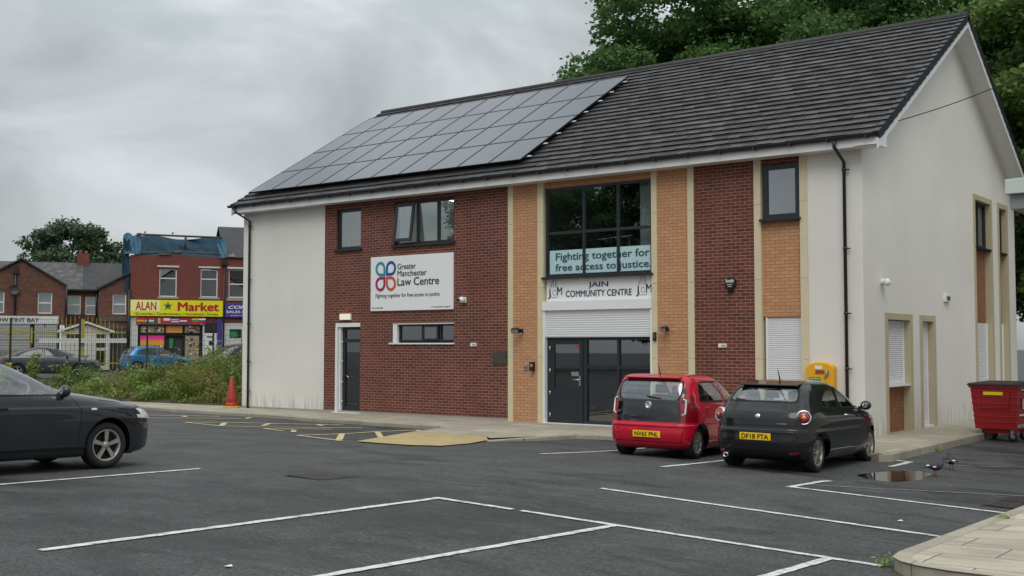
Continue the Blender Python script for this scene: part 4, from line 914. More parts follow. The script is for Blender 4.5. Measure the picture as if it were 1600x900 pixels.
    for x in (-wb / 2, wb / 2):
        for sg in (1, -1):
            mb = MB(); R_ = wr + sp.get('arch', .05) + .004; Wd = track / 2 - .02; arc = [(x + R_ * cos(a), wr + R_ * sin(a)) for a in np.linspace(0, pi, 22)]
            for p, q in zip(arc, arc[1:]): mb.face([(p[0], sg * Wd, p[1]), (q[0], sg * Wd, q[1]), (q[0], sg * .42, q[1]), (p[0], sg * .42, p[1])])
            mb.face([(p[0], sg * .42, p[1]) for p in arc]); bmesh.ops.remove_doubles(mb.b, verts=mb.b.verts, dist=1e-4); mb.build('wheel_arch', 'trim_black', root)
    fl = sp.get('floor', .55); xa, xb = sp['cabin']; wc = w - .1
    mb = MB(); mb.box(xa, -wc, fl - .06, xb, wc, fl); mb.build('cabin_floor', 'dash_plastic', root)
    mb = MB(); mb.hull8([(xb - .35, -wc, fl), (xb + .2, -wc, fl), (xb + .2, wc, fl), (xb - .35, wc, fl)], [(xb - .28, -wc, fl + .36), (xb + .15, -wc, fl + .38), (xb + .15, wc, fl + .38), (xb - .28, wc, fl + .36)]); mb.build('dashboard', 'dash_plastic', root, bevel=.03)
    for x, ys in sp['seats']:
        for y in ys:
            mb = MB(); mb.hull8([(x - .05, y - .22, fl), (x + .45, y - .22, fl), (x + .45, y + .22, fl), (x - .05, y + .22, fl)], [(x - .05, y - .22, fl + .16), (x + .48, y - .22, fl + .2), (x + .48, y + .22, fl + .2), (x - .05, y + .22, fl + .16)])
            mb.hull8([(x - .08, y - .21, fl + .1), (x + .05, y - .21, fl + .1), (x + .05, y + .21, fl + .1), (x - .08, y + .21, fl + .1)], [(x - .23, y - .19, fl + .58), (x - .13, y - .19, fl + .58), (x - .13, y + .19, fl + .58), (x - .23, y + .19, fl + .58)])
            mb.hull8([(x - .25, y - .12, fl + .61), (x - .15, y - .12, fl + .61), (x - .15, y + .12, fl + .61), (x - .25, y + .12, fl + .61)], [(x - .27, y - .1, fl + .77), (x - .19, y - .1, fl + .77), (x - .19, y + .1, fl + .77), (x - .27, y + .1, fl + .77)])
            mb.build('seat', 'seat_fabric', root, bevel=.02)
    sw = sp['wheel_pos']; mb = MB(); axd = Vector((-.85, 0, .45)).normalized(); u = Vector((0, 1, 0)); v = axd.cross(u); c = Vector(sw)
    mb.tube([c + (u * cos(a) + v * sin(a)) * .18 for a in np.linspace(0, 2 * pi, 21)], .017, 6); mb.tube([c - u * .17, c + u * .17], .02, 6); mb.tube([c, c - axd * .3], .035, 6); mb.build('steering_wheel', 'dash_plastic', root)
    for x in (-wb / 2, wb / 2):
        for sg in (1, -1): wheel(root, x, sg * track / 2, wr, sp['rim_r'], sp['spokes'], sp['rim'], sp['kind'])
    for sg in (1, -1):                   # mirrors
        mx_, my_, mz_ = sp['mirror']; mb = MB(); mb.blob((mx_, sg * (my_ + .09), mz_ + .03), (.062, .095, .08), 16, 12); mb.hull8([(mx_ - .04, sg * my_ - .03 * sg, mz_ - .05), (mx_ + .05, sg * my_ - .03 * sg, mz_ - .05), (mx_ + .05, sg * my_ - .03 * sg, mz_ + .01), (mx_ - .04, sg * my_ - .03 * sg, mz_ + .01)], [(mx_ - .03, sg * (my_ + .07), mz_ - .03), (mx_ + .04, sg * (my_ + .07), mz_ - .03), (mx_ + .04, sg * (my_ + .07), mz_ + .03), (mx_ - .03, sg * (my_ + .07), mz_ + .03)])
        m = mb.build('door_mirror', sp['paint'], root); mb = MB(); mb.lathe([(0, .003), (.045, 0)], (mx_ - .058, sg * (my_ + .09), mz_ + .03), (-1, 0, 0), 14); mb.build('mirror_glass', 'chrome', m)
        for hx, hy, hz in sp['handles']:
            mb = MB(); mb.hull8([(hx - .09, sg * (hy - .01), hz - .012), (hx + .09, sg * (hy - .01), hz - .012), (hx + .09, sg * (hy - .01), hz + .014), (hx - .09, sg * (hy - .01), hz + .014)], [(hx - .075, sg * (hy + .035), hz - .008), (hx + .075, sg * (hy + .035), hz - .008), (hx + .075, sg * (hy + .035), hz + .012), (hx - .075, sg * (hy + .035), hz + .012)]); mb.build('door_handle', sp.get('handle_mat', sp['paint']), root, bevel=.006)
    return root
def plate(root, x, z, txt, tilt=8, y=0):
    pl = bpy.data.objects.new('number_plate', None); me = MB(); me.box(-.012, -.26, -.056, .0, .26, .056); o = me.build('number_plate', 'plate_yellow', root, bevel=.003); bpy.data.objects.remove(pl)
    o.location = (x, y, z); o.rotation_euler = (0, radians(tilt), 0)
    lettering(txt, 'plate_ink', o, (-.0125, 0, -.037), (0, -1, 0), (0, 0, 1), w=.445, h=.074, depth=.002, bold=.022); return o
def ang_on(x, y):                    # tilt of the tarmac under a car
    e = .8; return (gz(x + e, y) - gz(x - e, y)) / (2 * e), (gz(x, y + e) - gz(x, y - e)) / (2 * e)
def settle(root, x, y, head):
    gx, gy = ang_on(x, y); z = gz(x, y); up = Vector((-gx, -gy, 1)).normalized(); f = Vector((cos(head), sin(head), 0)); f = (f - up * f.dot(up)).normalized(); l = up.cross(f)
    root.matrix_world = Matrix(((f.x, l.x, up.x, x), (f.y, l.y, up.y, y), (f.z, l.z, up.z, z), (0, 0, 0, 1)))
circle = lambda cy, cz, r, n=24: [(cy + r * cos(a), cz + r * sin(a)) for a in np.linspace(0, 2 * pi, n + 1)[:-1]]
# --- red city car
kr = [(.17, -1.58, 1.62, .72), (.24, -1.69, 1.73, .785), (.40, -1.745, 1.79, .815), (.55, -1.742, 1.785, .82), (.595, -1.738, 1.78, .822), (.617, -1.71, 1.77, .819), (.76, -1.70, 1.70, .82), (.86, -1.69, 1.58, .815), (.94, -1.68, 1.32, .803), (1.0, -1.67, 1.0, .785), (1.12, -1.64, .80, .75), (1.26, -1.58, .52, .705), (1.37, -1.51, .22, .665), (1.435, -1.44, -.05, .62), (1.465, -1.26, -.32, .53), (1.478, -.95, -.6, .32)]
rc = car('city_car', 'small red five door car parked beside the black hatchback, facing the entrance', 'car', (0, 0, 0), 0, kr, 2.42, .29, 1.46, dict(
    paint='paint_red', er=8, ef=3.4, side=[[(-1.27, .99), (-1.15, 1.30), (-1.02, 1.355), (-.22, 1.37), (-.15, .985)], [(-.09, .985), (-.15, 1.37), (.22, 1.325), (.60, 1.12), (.78, .985)]], side_glass='car_glass',
    rear=[(-.59, 1.37), (.59, 1.37), (.615, 1.15), (.55, .995), (-.55, .995), (-.615, 1.15)], front=[(-.56, 1.37), (.56, 1.37), (.66, 1.03), (-.66, 1.03)],
    faces=[('tail_light', [[(s_ * .815, .66), (s_ * .64, .655), (s_ * .625, .80), (s_ * .645, .98), (s_ * .685, 1.10), (s_ * .79, 1.10)] for s_ in (1, -1)], -1, 'lens_red', 0.006),
           ('tailgate_panel', [[(.625, .645), (.61, .78), (.60, 1.03), (-.60, 1.03), (-.61, .78), (-.625, .645)], [(.59, .99), (.62, 1.30), (.66, 1.16), (.645, .96)], [(-.59, .99), (-.62, 1.30), (-.66, 1.16), (-.645, .96)]], -1, 'gloss_black', .002),
           ('headlight', [[(s_ * .80, .66), (s_ * .52, .70), (s_ * .55, .86), (s_ * .76, .84)] for s_ in (1, -1)], 1, 'lens_clear', .005)],
    lines=[('y', (-.12, .25), (-.12, .985), .012), ('y', (.84, .26), (.84, .95), .012), ('y', (-1.0, .62), (-1.05, .99), .012), ('y', (-.86, .5), (-1.0, .62), .012), ('y', (-.86, .26), (.84, .26), .014), ('y', (-1.05, .985), (.9, .975), .012), ('r', (-.62, .30), (.62, .30), .014), ('r', (-.62, .30), (-.67, .55), .012), ('r', (.62, .30), (.67, .55), .012), ('r', (-.67, .56), (.67, .56), .012)],
    cabin=(-1.4, .85), floor=.5, seats=[(-.12, (-.36, .36)), (-.95, (-.34, .34))], wheel_pos=(.38, -.36, .92), rim='rim_silver', rim_r=.19, spokes=9, kind='fine', mirror=(.66, .76, .97), handles=[(-.27, .82, .87), (-.98, .80, .9)], arch=.05))
def at_rear(b_root, y, z): return None
plate(rc, -1.752, .43, 'NV65 PNL', 0)
mb = MB(); mb.lathe([(0, .004), (.048, .004), (.05, .01), (.0625, .01), (.064, 0)], (0, 0, 0), (-1, 0, 0), 28); bd = mb.build('badge', 'chrome', rc); bd.location = (-1.69, 0, .93)
mb = MB()
for pth in ([(-.036, .034), (-.012, -.004), (0, .016), (.012, -.004), (.036, .034)], [(-.046, .012), (-.022, -.046), (0, -.006), (.022, -.046), (.046, .012)]): mb.tube([(-.011, y, z) for y, z in pth], .0045, 5)
mb.build('emblem_strokes', 'sign_white', bd)
lettering('up!', 'chrome', rc, (-1.703, .56, .80), (0, -1, 0), (0, 0, 1), h=.05, bold=.02)
for s_ in (1, -1):
    mb = MB(); mb.tube([(-1.635, s_ * .625, 1.05), (-1.615, s_ * .675, 1.03), (-1.652, s_ * .68, .80), (-1.68, s_ * .625, .77)], .015, 6); mb.build('light_guide', 'sign_white', rc)
mb = MB(); mb.hull8([(-1.695, -.22, 1.045), (-1.675, -.22, 1.045), (-1.675, .02, 1.07), (-1.695, .02, 1.07)], [(-1.695, -.22, 1.06), (-1.675, -.22, 1.06), (-1.675, .05, 1.095), (-1.695, .05, 1.095)]); mb.build('wiper', 'trim_black', rc)
mb = MB(); mb.tube([(-1.2, -.0, 1.465), (-1.3, 0, 1.66)], [.012, .004], 6); mb.build('aerial', 'trim_black', rc)
mb = MB(); mb.hull8([(-1.33, -.55, 1.425), (-1.33, .55, 1.425), (-1.565, .52, 1.40), (-1.565, -.52, 1.40)], [(-1.2, -.54, 1.463), (-1.2, .54, 1.463), (-1.555, .51, 1.425), (-1.555, -.51, 1.425)]); mb.build('roof_spoiler', 'paint_red', rc, bevel=.008)
settle(rc, 17.55, -4.05, radians(95.5))
# --- black three door hatchback
kb = [(.19, -1.74, 1.88, .75), (.26, -1.90, 2.02, .815), (.42, -1.95, 2.10, .85), (.60, -1.945, 2.095, .86), (.655, -1.94, 2.08, .862), (.682, -1.905, 2.05, .857), (.76, -1.89, 1.98, .86), (.86, -1.87, 1.76, .858), (.94, -1.83, 1.40, .84), (1.0, -1.78, 1.06, .805), (1.12, -1.68, .80, .75), (1.24, -1.54, .50, .695), (1.33, -1.41, .22, .64), (1.395, -1.27, -.04, .58), (1.43, -1.02, -.28, .48), (1.446, -.7, -.5, .28)]
bc = car('hatchback', 'black three door hatchback with round tail lights and an orange-yellow number plate', 'car', (0, 0, 0), 0, kb, 2.51, .30, 1.52, dict(
    paint='paint_black', er=5.5, ef=3.2, side=[[(.86, .985), (.60, 1.15), (.22, 1.30), (-.12, 1.335), (-.30, 1.335), (-.40, .985)], [(-.45, .985), (-.36, 1.33), (-.72, 1.30), (-1.0, 1.20), (-1.16, 1.04), (-1.0, .99)]],
    rear=[(-.52, 1.335), (.52, 1.335), (.60, 1.09), (-.60, 1.09)], front=[(-.50, 1.34), (.50, 1.34), (.64, 1.02), (-.64, 1.02)],
    faces=[('headlight', [[(s_ * .80, .66), (s_ * .56, .66), (s_ * .56, .84), (s_ * .76, .82)] for s_ in (1, -1)], 1, 'lens_clear', .005), ('fog_reflector', [[(s_ * .66, .31), (s_ * .54, .30), (s_ * .54, .335), (s_ * .66, .345)] for s_ in (1, -1)], -1, 'lens_red', .004),
           ('diffuser', [[(-.62, .18), (.62, .18), (.70, .30), (.60, .36), (-.60, .36), (-.70, .30)]], -1, 'trim_black', .003)],
    lines=[('y', (-.42, .5), (-.42, .99), .012), ('y', (-.42, .5), (-.3, .26), .012), ('y', (.98, .26), (.95, .95), .012), ('y', (-.3, .26), (.98, .26), .014), ('r', (-.60, .735), (.60, .735), .012), ('r', (-.60, .735), (-.66, .86), .014), ('r', (.60, .735), (.66, .86), .014), ('r', (-.78, .66), (.78, .66), .012), ('r', (-.5, .455), (.5, .455), .014), ('r', (-.7, .40), (-.5, .455), .014), ('r', (.7, .40), (.5, .455), .014)],
    cabin=(-1.5, .9), floor=.5, seats=[(-.15, (-.38, .38)), (-1.0, (-.36, .36))], wheel_pos=(.4, -.38, .92), rim='rim_dirty', rim_r=.205, spokes=5, kind='twin', mirror=(.70, .79, .98), handles=[(-.20, .855, .88)], handle_mat='chrome', arch=.045))
plate(bc, -1.962, .565, 'DF18 FTA', 0)
for s_ in (1, -1):
    ax = Vector((-1, s_ * .50, .12)).normalized(); c = Vector((-1.715, s_ * .70, .875)); mb = MB(); mb.lathe([(0, .062), (.05, .058), (.085, .04), (.10, .01)], c, ax, 28); tl = mb.build('tail_light', 'lens_red', bc); mb = MB(); mb.lathe([(.096, .03), (.106, .036), (.122, .01), (.126, -.05)], c, ax, 30); mb.build('lamp_ring', 'chrome', tl)
    mb = MB(); mb.lathe([(0, .066), (.032, .064), (.034, .05)], c, ax, 16); mb.build('indicator', 'lens_amber', tl)
mb = MB(); mb.lathe([(0, .012), (.03, .01), (.042, 0)], (-1.868, 0, .875), (-1, 0, .15), 24); mb.build('badge', 'chrome', bc)
mb = MB(); mb.box(-.004, -.08, -.008, 0, .08, .008); o = mb.build('model_strip', 'chrome', bc); o.location = (-1.905, -.42, .775)
mb = MB(); mb.hull8([(-1.66, .02, 1.10), (-1.70, .02, 1.07), (-1.70, .44, 1.10), (-1.66, .44, 1.13)], [(-1.64, 0, 1.13), (-1.68, 0, 1.11), (-1.68, .46, 1.13), (-1.64, .46, 1.15)]); mb.build('wiper', 'trim_black', bc)
mb = MB(); mb.tube([(-.95, 0, 1.43), (-1.06, 0, 1.63)], [.014, .004], 6); mb.build('aerial', 'trim_black', bc)
mb = MB(); mb.hull8([(-1.1, -.50, 1.405), (-1.1, .50, 1.405), (-1.46, .50, 1.355), (-1.46, -.50, 1.355)], [(-1.0, -.48, 1.434), (-1.0, .48, 1.434), (-1.45, .49, 1.378), (-1.45, -.49, 1.378)]); mb.build('roof_spoiler', 'paint_black', bc, bevel=.008)
mb = MB(); mb.lathe([(.035, 0), (.04, .1), (.032, .1), (.03, .0)], (-1.88, .5, .25), (-1, 0, 0), 16); mb.build('exhaust_pipe', 'chrome', bc)
mb = MB(); mb.box(.94, -.866, .845, 1.0, -.85, .87); mb.build('side_repeater', 'lens_clear', bc)
settle(bc, 20.0, -4.45, radians(91.5))
# --- dark grey hatchback on the left
kk = [(.19, -1.85, 2.13, .80), (.25, -1.97, 2.22, .862), (.44, -2.04, 2.26, .885), (.58, -2.05, 2.265, .893), (.70, -2.02, 2.24, .895), (.79, -2.0, 2.14, .897), (.835, -1.99, 2.06, .895), (.86, -1.98, 1.98, .884), (.93, -1.96, 1.66, .876), (.99, -1.94, 1.28, .86), (1.05, -1.92, .90, .83), (1.12, -1.89, .66, .80), (1.22, -1.82, .42, .765), (1.33, -1.68, .13, .715), (1.41, -1.5, -.12, .665), (1.455, -1.3, -.36, .59), (1.475, -1.05, -.52, .46), (1.482, -.8, -.65, .25)]
kk = [(z if z < 1.05 else 1.05 + (z - 1.05) * 1.13, *q) for z, *q in kk]
kc = car('estate_hatchback', 'dark grey hatchback cut off by the left edge of the picture', 'car', (0, 0, 0), 0, kk, 2.65, .318, 1.60, dict(
    paint='paint_grey', er=5, ef=3.6, side=[[(.74, 1.0), (.50, 1.17), (.14, 1.375), (-.15, 1.445), (-.38, 1.462), (-.42, .99)], [(-.48, .99), (-.45, 1.462), (-.8, 1.44), (-1.25, 1.27), (-1.36, 1.0)]],
    rear=[(-.58, 1.36), (.58, 1.36), (.66, 1.05), (-.66, 1.05)], front=[(-.56, 1.43), (.56, 1.43), (.72, 1.12), (-.72, 1.12)],
    faces=[('headlight', [[(s_ * .88, .70), (s_ * .50, .63), (s_ * .54, .76), (s_ * .72, .83), (s_ * .87, .85)] for s_ in (1, -1)], 1, 'lens_clear', .006), ('tail_light', [[(s_ * .86, .8), (s_ * .6, .8), (s_ * .62, 1.02), (s_ * .82, 1.02)] for s_ in (1, -1)], -1, 'lens_red', .005),
           ('grille', [[(-.4, .58), (.4, .58), (.42, .68), (-.42, .68)], [(-.6, .25), (.6, .25), (.55, .42), (-.55, .42)]], 1, 'trim_black', .003)],
    lines=[('y', (-.45, .3), (-.45, .975), .012), ('y', (.84, .33), (.86, .55), .014), ('y', (.86, .55), (.88, .80), .014), ('y', (.88, .80), (.74, .99), .014), ('y', (-.45, .3), (.84, .32), .014), ('y', (1.2, .93), (1.95, .85), .012)],
    cabin=(-1.5, .72), floor=.52, seats=[(-.32, (-.40, .40)), (-1.15, (-.38, .38))], wheel_pos=(.26, -.40, 1.0), rim='rim_dirty', rim_r=.212, spokes=5, kind='wide', mirror=(.62, .80, 1.03), handles=[(-.24, .885, .84), (-1.15, .885, .86)], handle_mat='trim_black', arch=.06))
mb = MB(); mb.box(1.02, -.897, .80, 1.10, -.878, .83); mb.build('side_repeater', 'lens_clear', kc, bevel=.006)
mb = MB(); mb.box(-.9, -.90, .30, .95, -.865, .345); mb.build('sill_strip', 'trim_black', kc, bevel=.01)
mb = MB(); mb.hull8([(-1.45, -.55, 1.47), (-1.45, .55, 1.47), (-1.75, .52, 1.42), (-1.75, -.52, 1.42)], [(-1.4, -.55, 1.50), (-1.4, .55, 1.50), (-1.75, .52, 1.45), (-1.75, -.52, 1.45)]); mb.build('roof_spoiler', 'paint_grey', kc)
settle(kc, 13.30, -15.36, radians(90))
# --- three cars on the road behind
STA = radians(57.9); SD = Vector((cos(STA), sin(STA), 0)); SN = Vector((-sin(STA), cos(STA), 0))
base = dict(front_glass='privacy_glass', side_glass='privacy_glass', er=4, ef=3, cabin=(-1.4, .9), floor=.5, seats=[(-.1, (-.36, .36))], wheel_pos=(.45, -.36, .93), rim='rim_silver', rim_r=.2, spokes=5, kind='wide', mirror=(.8, .8, .97), handles=[(.0, .85, .85)], arch=.05)
ks = [(.2, -2.1, 2.0, .78), (.28, -2.25, 2.15, .85), (.45, -2.3, 2.25, .9), (.65, -2.29, 2.22, .91), (.78, -2.26, 2.1, .91), (.87, -2.22, 1.75, .90), (.95, -2.15, 1.45, .88), (1.02, -1.95, 1.2, .84), (1.12, -1.65, .95, .79), (1.24, -1.3, .62, .73), (1.34, -.95, .3, .67), (1.42, -.55, -.05, .58), (1.45, -.35, -.2, .4)]
sc_ = car('saloon_car', 'dark grey saloon on the road behind the mesh fence', 'car', (0, 0, 0), 0, ks, 2.7, .32, 1.62, dict(base, paint='paint_saloon', side=[[(1.05, .98), (.6, 1.22), (.1, 1.36), (-.2, 1.37), (-.25, .98)], [(-.31, .98), (-.26, 1.37), (-.7, 1.33), (-1.2, 1.17), (-1.5, 1.02)]], rear=[(-.5, 1.32), (.5, 1.32), (.66, 1.08), (-.66, 1.08)], front=[(-.52, 1.34), (.52, 1.34), (.7, 1.05), (-.7, 1.05)],
    faces=[('tail_light', [[(s_ * .89, .74), (s_ * .5, .74), (s_ * .5, .88), (s_ * .86, .9)] for s_ in (1, -1)], -1, 'lens_red', .005)]))
sc_.location = (-22.2, 6.9, .42); sc_.rotation_euler = (0, 0, STA - .03)
kh = [(.2, -1.75, 1.8, .75), (.28, -1.88, 1.95, .82), (.45, -1.93, 2.02, .85), (.65, -1.92, 2.0, .86), (.78, -1.9, 1.85, .86), (.87, -1.88, 1.5, .85), (.95, -1.86, 1.25, .835), (1.02, -1.82, 1.05, .81), (1.15, -1.74, .78, .76), (1.28, -1.6, .48, .71), (1.40, -1.42, .12, .65), (1.47, -1.2, -.15, .56), (1.5, -.9, -.4, .35)]
def hatch_side(): return [[(.95, .98), (.6, 1.2), (.2, 1.37), (-.1, 1.40), (-.15, .98)], [(-.21, .98), (-.16, 1.40), (-.7, 1.39), (-1.15, 1.25), (-1.3, 1.02)]]
hc = car('hatchback', 'bright blue hatchback on the road in front of the yellow gate', 'car', (0, 0, 0), 0, kh, 2.5, .31, 1.52, dict(base, paint='paint_blue', side=hatch_side(), rear=[(-.55, 1.4), (.55, 1.4), (.66, 1.05), (-.66, 1.05)], front=[(-.52, 1.38), (.52, 1.38), (.68, 1.05), (-.68, 1.05)],
    faces=[('tail_light', [[(s_ * .85, .82), (s_ * .5, .88), (s_ * .55, 1.0), (s_ * .83, 1.0)] for s_ in (1, -1)], -1, 'lens_red', .005)]))
hc.location = (-27.2, 16.4, .40); hc.rotation_euler = (0, 0, STA + .22)
mb = MB(); mb.box(.0, -.83, .92, .5, -.80, 1.02); mb.build('door_sticker', 'poster_orange', hc)
km = [(.2, -1.95, 1.9, .78), (.28, -2.08, 2.05, .86), (.45, -2.14, 2.15, .89), (.65, -2.13, 2.13, .9), (.80, -2.1, 2.0, .9), (.92, -2.08, 1.6, .89), (1.0, -2.06, 1.35, .87), (1.1, -2.02, 1.15, .84), (1.25, -1.97, .85, .79), (1.42, -1.88, .5, .74), (1.56, -1.76, .15, .69), (1.63, -1.55, -.15, .6), (1.66, -1.2, -.4, .4)]
mc = car('people_carrier', 'black people carrier on the road in front of the market shop', 'car', (0, 0, 0), 0, km, 2.7, .33, 1.6, dict(base, paint='paint_dark', side=[[(1.05, 1.05), (.65, 1.28), (.3, 1.48), (-.1, 1.54), (-.15, 1.05)], [(-.21, 1.05), (-.16, 1.54), (-1.0, 1.53), (-1.05, 1.05)], [(-1.12, 1.05), (-1.07, 1.52), (-1.5, 1.48), (-1.75, 1.1)]], rear=[(-.6, 1.54), (.6, 1.54), (.72, 1.12), (-.72, 1.12)], front=[(-.56, 1.52), (.56, 1.52), (.74, 1.12), (-.74, 1.12)], faces=[('tail_light', [[(s_ * .89, .9), (s_ * .7, .9), (s_ * .68, 1.35), (s_ * .82, 1.35)] for s_ in (1, -1)], -1, 'lens_red', .005)]))
mb = MB(); mb.tube([(-1.95, .80, 1.12), (-1.8, .765, 1.42)], .035, 6); mb.build('pillar_trim', 'chrome', mc)
mc.location = (-22.6, 17.9, .36); mc.rotation_euler = (0, 0, STA + pi)
# ================================================================== wheeled bins
def bin_(label, loc, rz, lid, front=True):
    t = thing('wheeled_bin', label, 'bin', loc, rz, 'large red wheeled bins beside the gable')
    mb = MB(); L0, W0, z0, z1 = .44, .40, .26, 1.18     # half sizes at the bottom; wider at the rim
    lo = [(-L0, -W0, z0), (L0, -W0, z0), (L0, W0, z0), (-L0, W0, z0)]; hi = [(-.51, -.46, z1), (.51, -.46, z1), (.51, .46, z1), (-.51, .46, z1)]; mb.hull8(lo, hi)
    for i, z in enumerate((.40, .52, .66, .80, .94, 1.08)):
        k = (z - z0) / (z1 - z0); l, w = L0 + (.51 - L0) * k + .012, W0 + (.46 - W0) * k + .012; mb.box(-l, -w, z, l, w, z + .03)
    mb.box(-.54, -.49, 1.15, .54, .49, 1.20); body = mb.build('body', 'bin_red', t, bevel=.01)
    mb = MB(); mb.hull8([(-.57, -.52, 1.20), (.57, -.52, 1.20), (.57, .52, 1.20), (-.57, .52, 1.20)], [(-.55, -.50, 1.25), (.55, -.50, 1.25), (.51, .48, 1.29), (-.51, .48, 1.29)]); mb.build('lid', lid, t, bevel=.012)
    mb = MB(); mb.box(-.3, -.3, .17, .3, .3, .26); mb.build('chassis', 'bin_red', t)
    for x in (-.34, .34):
        for y in (-.32, .32):
            mb = MB(); mb.lathe([(.0, -.03), (.095, -.03), (.10, -.02), (.10, .02), (.095, .03), (0, .03)], (x, y, .10), (0, 1, 0), 20); w = mb.build('castor', 'rubber', t); mb = MB(); mb.box(x - .03, y - .05, .1, x + .03, y - .036, .27); mb.box(x - .03, y + .036, .1, x + .03, y + .05, .27); mb.lathe([(0, -.034), (.05, -.034), (.05, .034), (0, .034)], (x, y, .10), (0, 1, 0), 12); mb.build('fork', 'grey_metal', w)
    if front:
        mb = MB(); mb.tube([(.54, -.38, 1.12), (.575, -.38, 1.12), (.575, .38, 1.12), (.54, .38, 1.12)], .014, 6); mb.build('handle', 'steel', t)
    return t
b1 = bin_('red wheeled bin with a black lid and white lettering on its end', (21.36, 3.35, -.16), radians(-8), 'bin_black')
lettering('Biffa', 'sign_white', b1, (.505, .02, .72), (0, 1, 0), (.076, 0, 1), w=.44, h=.2, bold=.03)
mb = MB(); mb.box(.47, -.3, .56, .488, .3, .59); mb.build('small_print', 'sticker_white', b1); mb = MB(); mb.box(.45, -.36, .31, .468, .36, .38); mb.build('contact_strip', 'poster_mix', b1)
mb = MB(); mb.box(-.22, -.475, 1.0, .2, -.45, 1.07); mb.build('yellow_sticker', 'market_yellow', b1); mb = MB(); mb.tube([(-.31, -.475, 1.1), (-.31, -.46, .72), (.32, -.46, .72), (.32, -.475, 1.08)], .012, 6); mb.build('bin_frame', 'bin_red', b1)
b2 = bin_('red wheeled bin with a red lid behind the black lidded one', (22.0, 5.0, -.16), radians(-8), 'bin_red')
# ================================================================== pigeons
def pigeon(label, loc, rz, s=1.0, back=False):
    t = thing('pigeon', label, 'pigeon', loc, rz, 'pigeons by the puddle')
    rings = [(-.17, .150, .004, .004), (-.14, .15, .030, .010), (-.08, .152, .045, .032), (-.02, .150, .062, .058), (.05, .158, .068, .066), (.10, .180, .055, .056), (.128, .215, .034, .036), (.140, .248, .026, .028), (.148, .272, .027, .027), (.160, .285, .022, .018), (.17, .287, .006, .005)]
    mb = MB(); n = 14; R_ = [[mb.b.verts.new((x, w * cos(2 * pi * k / n), z + h * sin(2 * pi * k / n))) for k in range(n)] for x, z, w, h in rings]
    for A, Bq in zip(R_, R_[1:]):
        for k in range(n): f = mb.b.faces.new((A[k], A[(k + 1) % n], Bq[(k + 1) % n], Bq[k])); f.smooth = True
    mb.b.faces.new(R_[0]); mb.b.faces.new(R_[-1]); body = mb.build('body', 'pigeon_dark', t)
    for sg in (1, -1):
        mb = MB(); mb.blob((-.03, sg * .058, .165), (.105, .018, .045), 12, 8); mb.build('wing', 'iron_cover' if back else 'pigeon_dark', t)
        mb = MB(); mb.box(-.07, sg * .072, .150, -.02, sg * .077, .172); mb.build('wing_bar', 'pigeon_white', t)
        mb = MB(); mb.tube([(.0, sg * .028, .10), (.01, sg * .03, .05), (.0, sg * .03, .008)], .006, 6)
        for a in (-.5, 0, .5): mb.tube([(.0, sg * .03, .008), (.04 * cos(a), sg * .03 + .04 * sin(a), .004)], .004, 5)
        mb.build('leg', 'pigeon_foot', t)
    mb = MB(); mb.hull8([(-.13, -.03, .155), (-.13, .03, .155), (-.24, .035, .135), (-.24, -.035, .135)], [(-.13, -.03, .165), (-.13, .03, .165), (-.24, .035, .141), (-.24, -.035, .141)]); mb.build('tail', 'pigeon_dark', t); mb = MB(); mb.blob((-.115, 0, .172), (.04, .032, .014), 10, 6); mb.build('rump', 'pigeon_white', t)
    mb = MB(); mb.lathe([(.008, 0), (.005, .018), (0, .03)], (.168, 0, .285), (1, 0, -.25), 8); mb.build('beak', 'trim_black', t)
    t.scale = (s, s, s); return t
pigeon('dark pigeon with white wing marks standing side-on by the puddle', (22.38, -4.9, gz(22.38, -4.9)), radians(42), .98); pigeon('greyish pigeon seen end-on, farther from the puddle', (22.27, -3.66, gz(22.27, -3.66)), radians(125), .95, True)
# ================================================================== street across the road
SO = Vector((-33.074, 18.748, .45))
def sw(x, y=0, z=0): return SO + SD * x + SN * y + Vector((0, 0, z))
def sthing(name, label, cat, x, y=0, z=0, group=None): return thing(name, label, cat, sw(x, y, z), STA, group)
def hole_wall(mb, x0, x1, z0, z1, holes, y=0, depth=.12):
    holed(mb, lambda a, z, d: (a, y + d, z), x0, x1, z0, z1, holes, depth)
def uwin(par, x0, x1, z0, z1, y=.08, split=.5, upvc='white_pvc', back='net_curtain', fw=.06):
    mb = MB(); zs = z0 + (z1 - z0) * split
    for q in ((x0, z0, x0 + fw, z1), (x1 - fw, z0, x1, z1), (x0 + fw, z0, x1 - fw, z0 + fw), (x0 + fw, z1 - fw, x1 - fw, z1), (x0 + fw, zs - fw / 2, x1 - fw, zs + fw / 2)): mb.box(q[0], y, q[1], q[2], y + .07, q[3])
    w = mb.build('window', upvc, par)
    for a, b in ((z0 + fw, zs - fw / 2), (zs + fw / 2, z1 - fw)):
        mb = MB(); mb.face([(x0 + fw, y + .05, a), (x1 - fw, y + .05, a), (x1 - fw, y + .05, b), (x0 + fw, y + .05, b)]); mb.build('pane', 'dark_glass', w)
    mb = MB(); mb.face([(x0, y + .25, z0), (x1, y + .25, z0), (x1, y + .25, z1), (x0, y + .25, z1)]); mb.build('curtain', back, w)
    return w
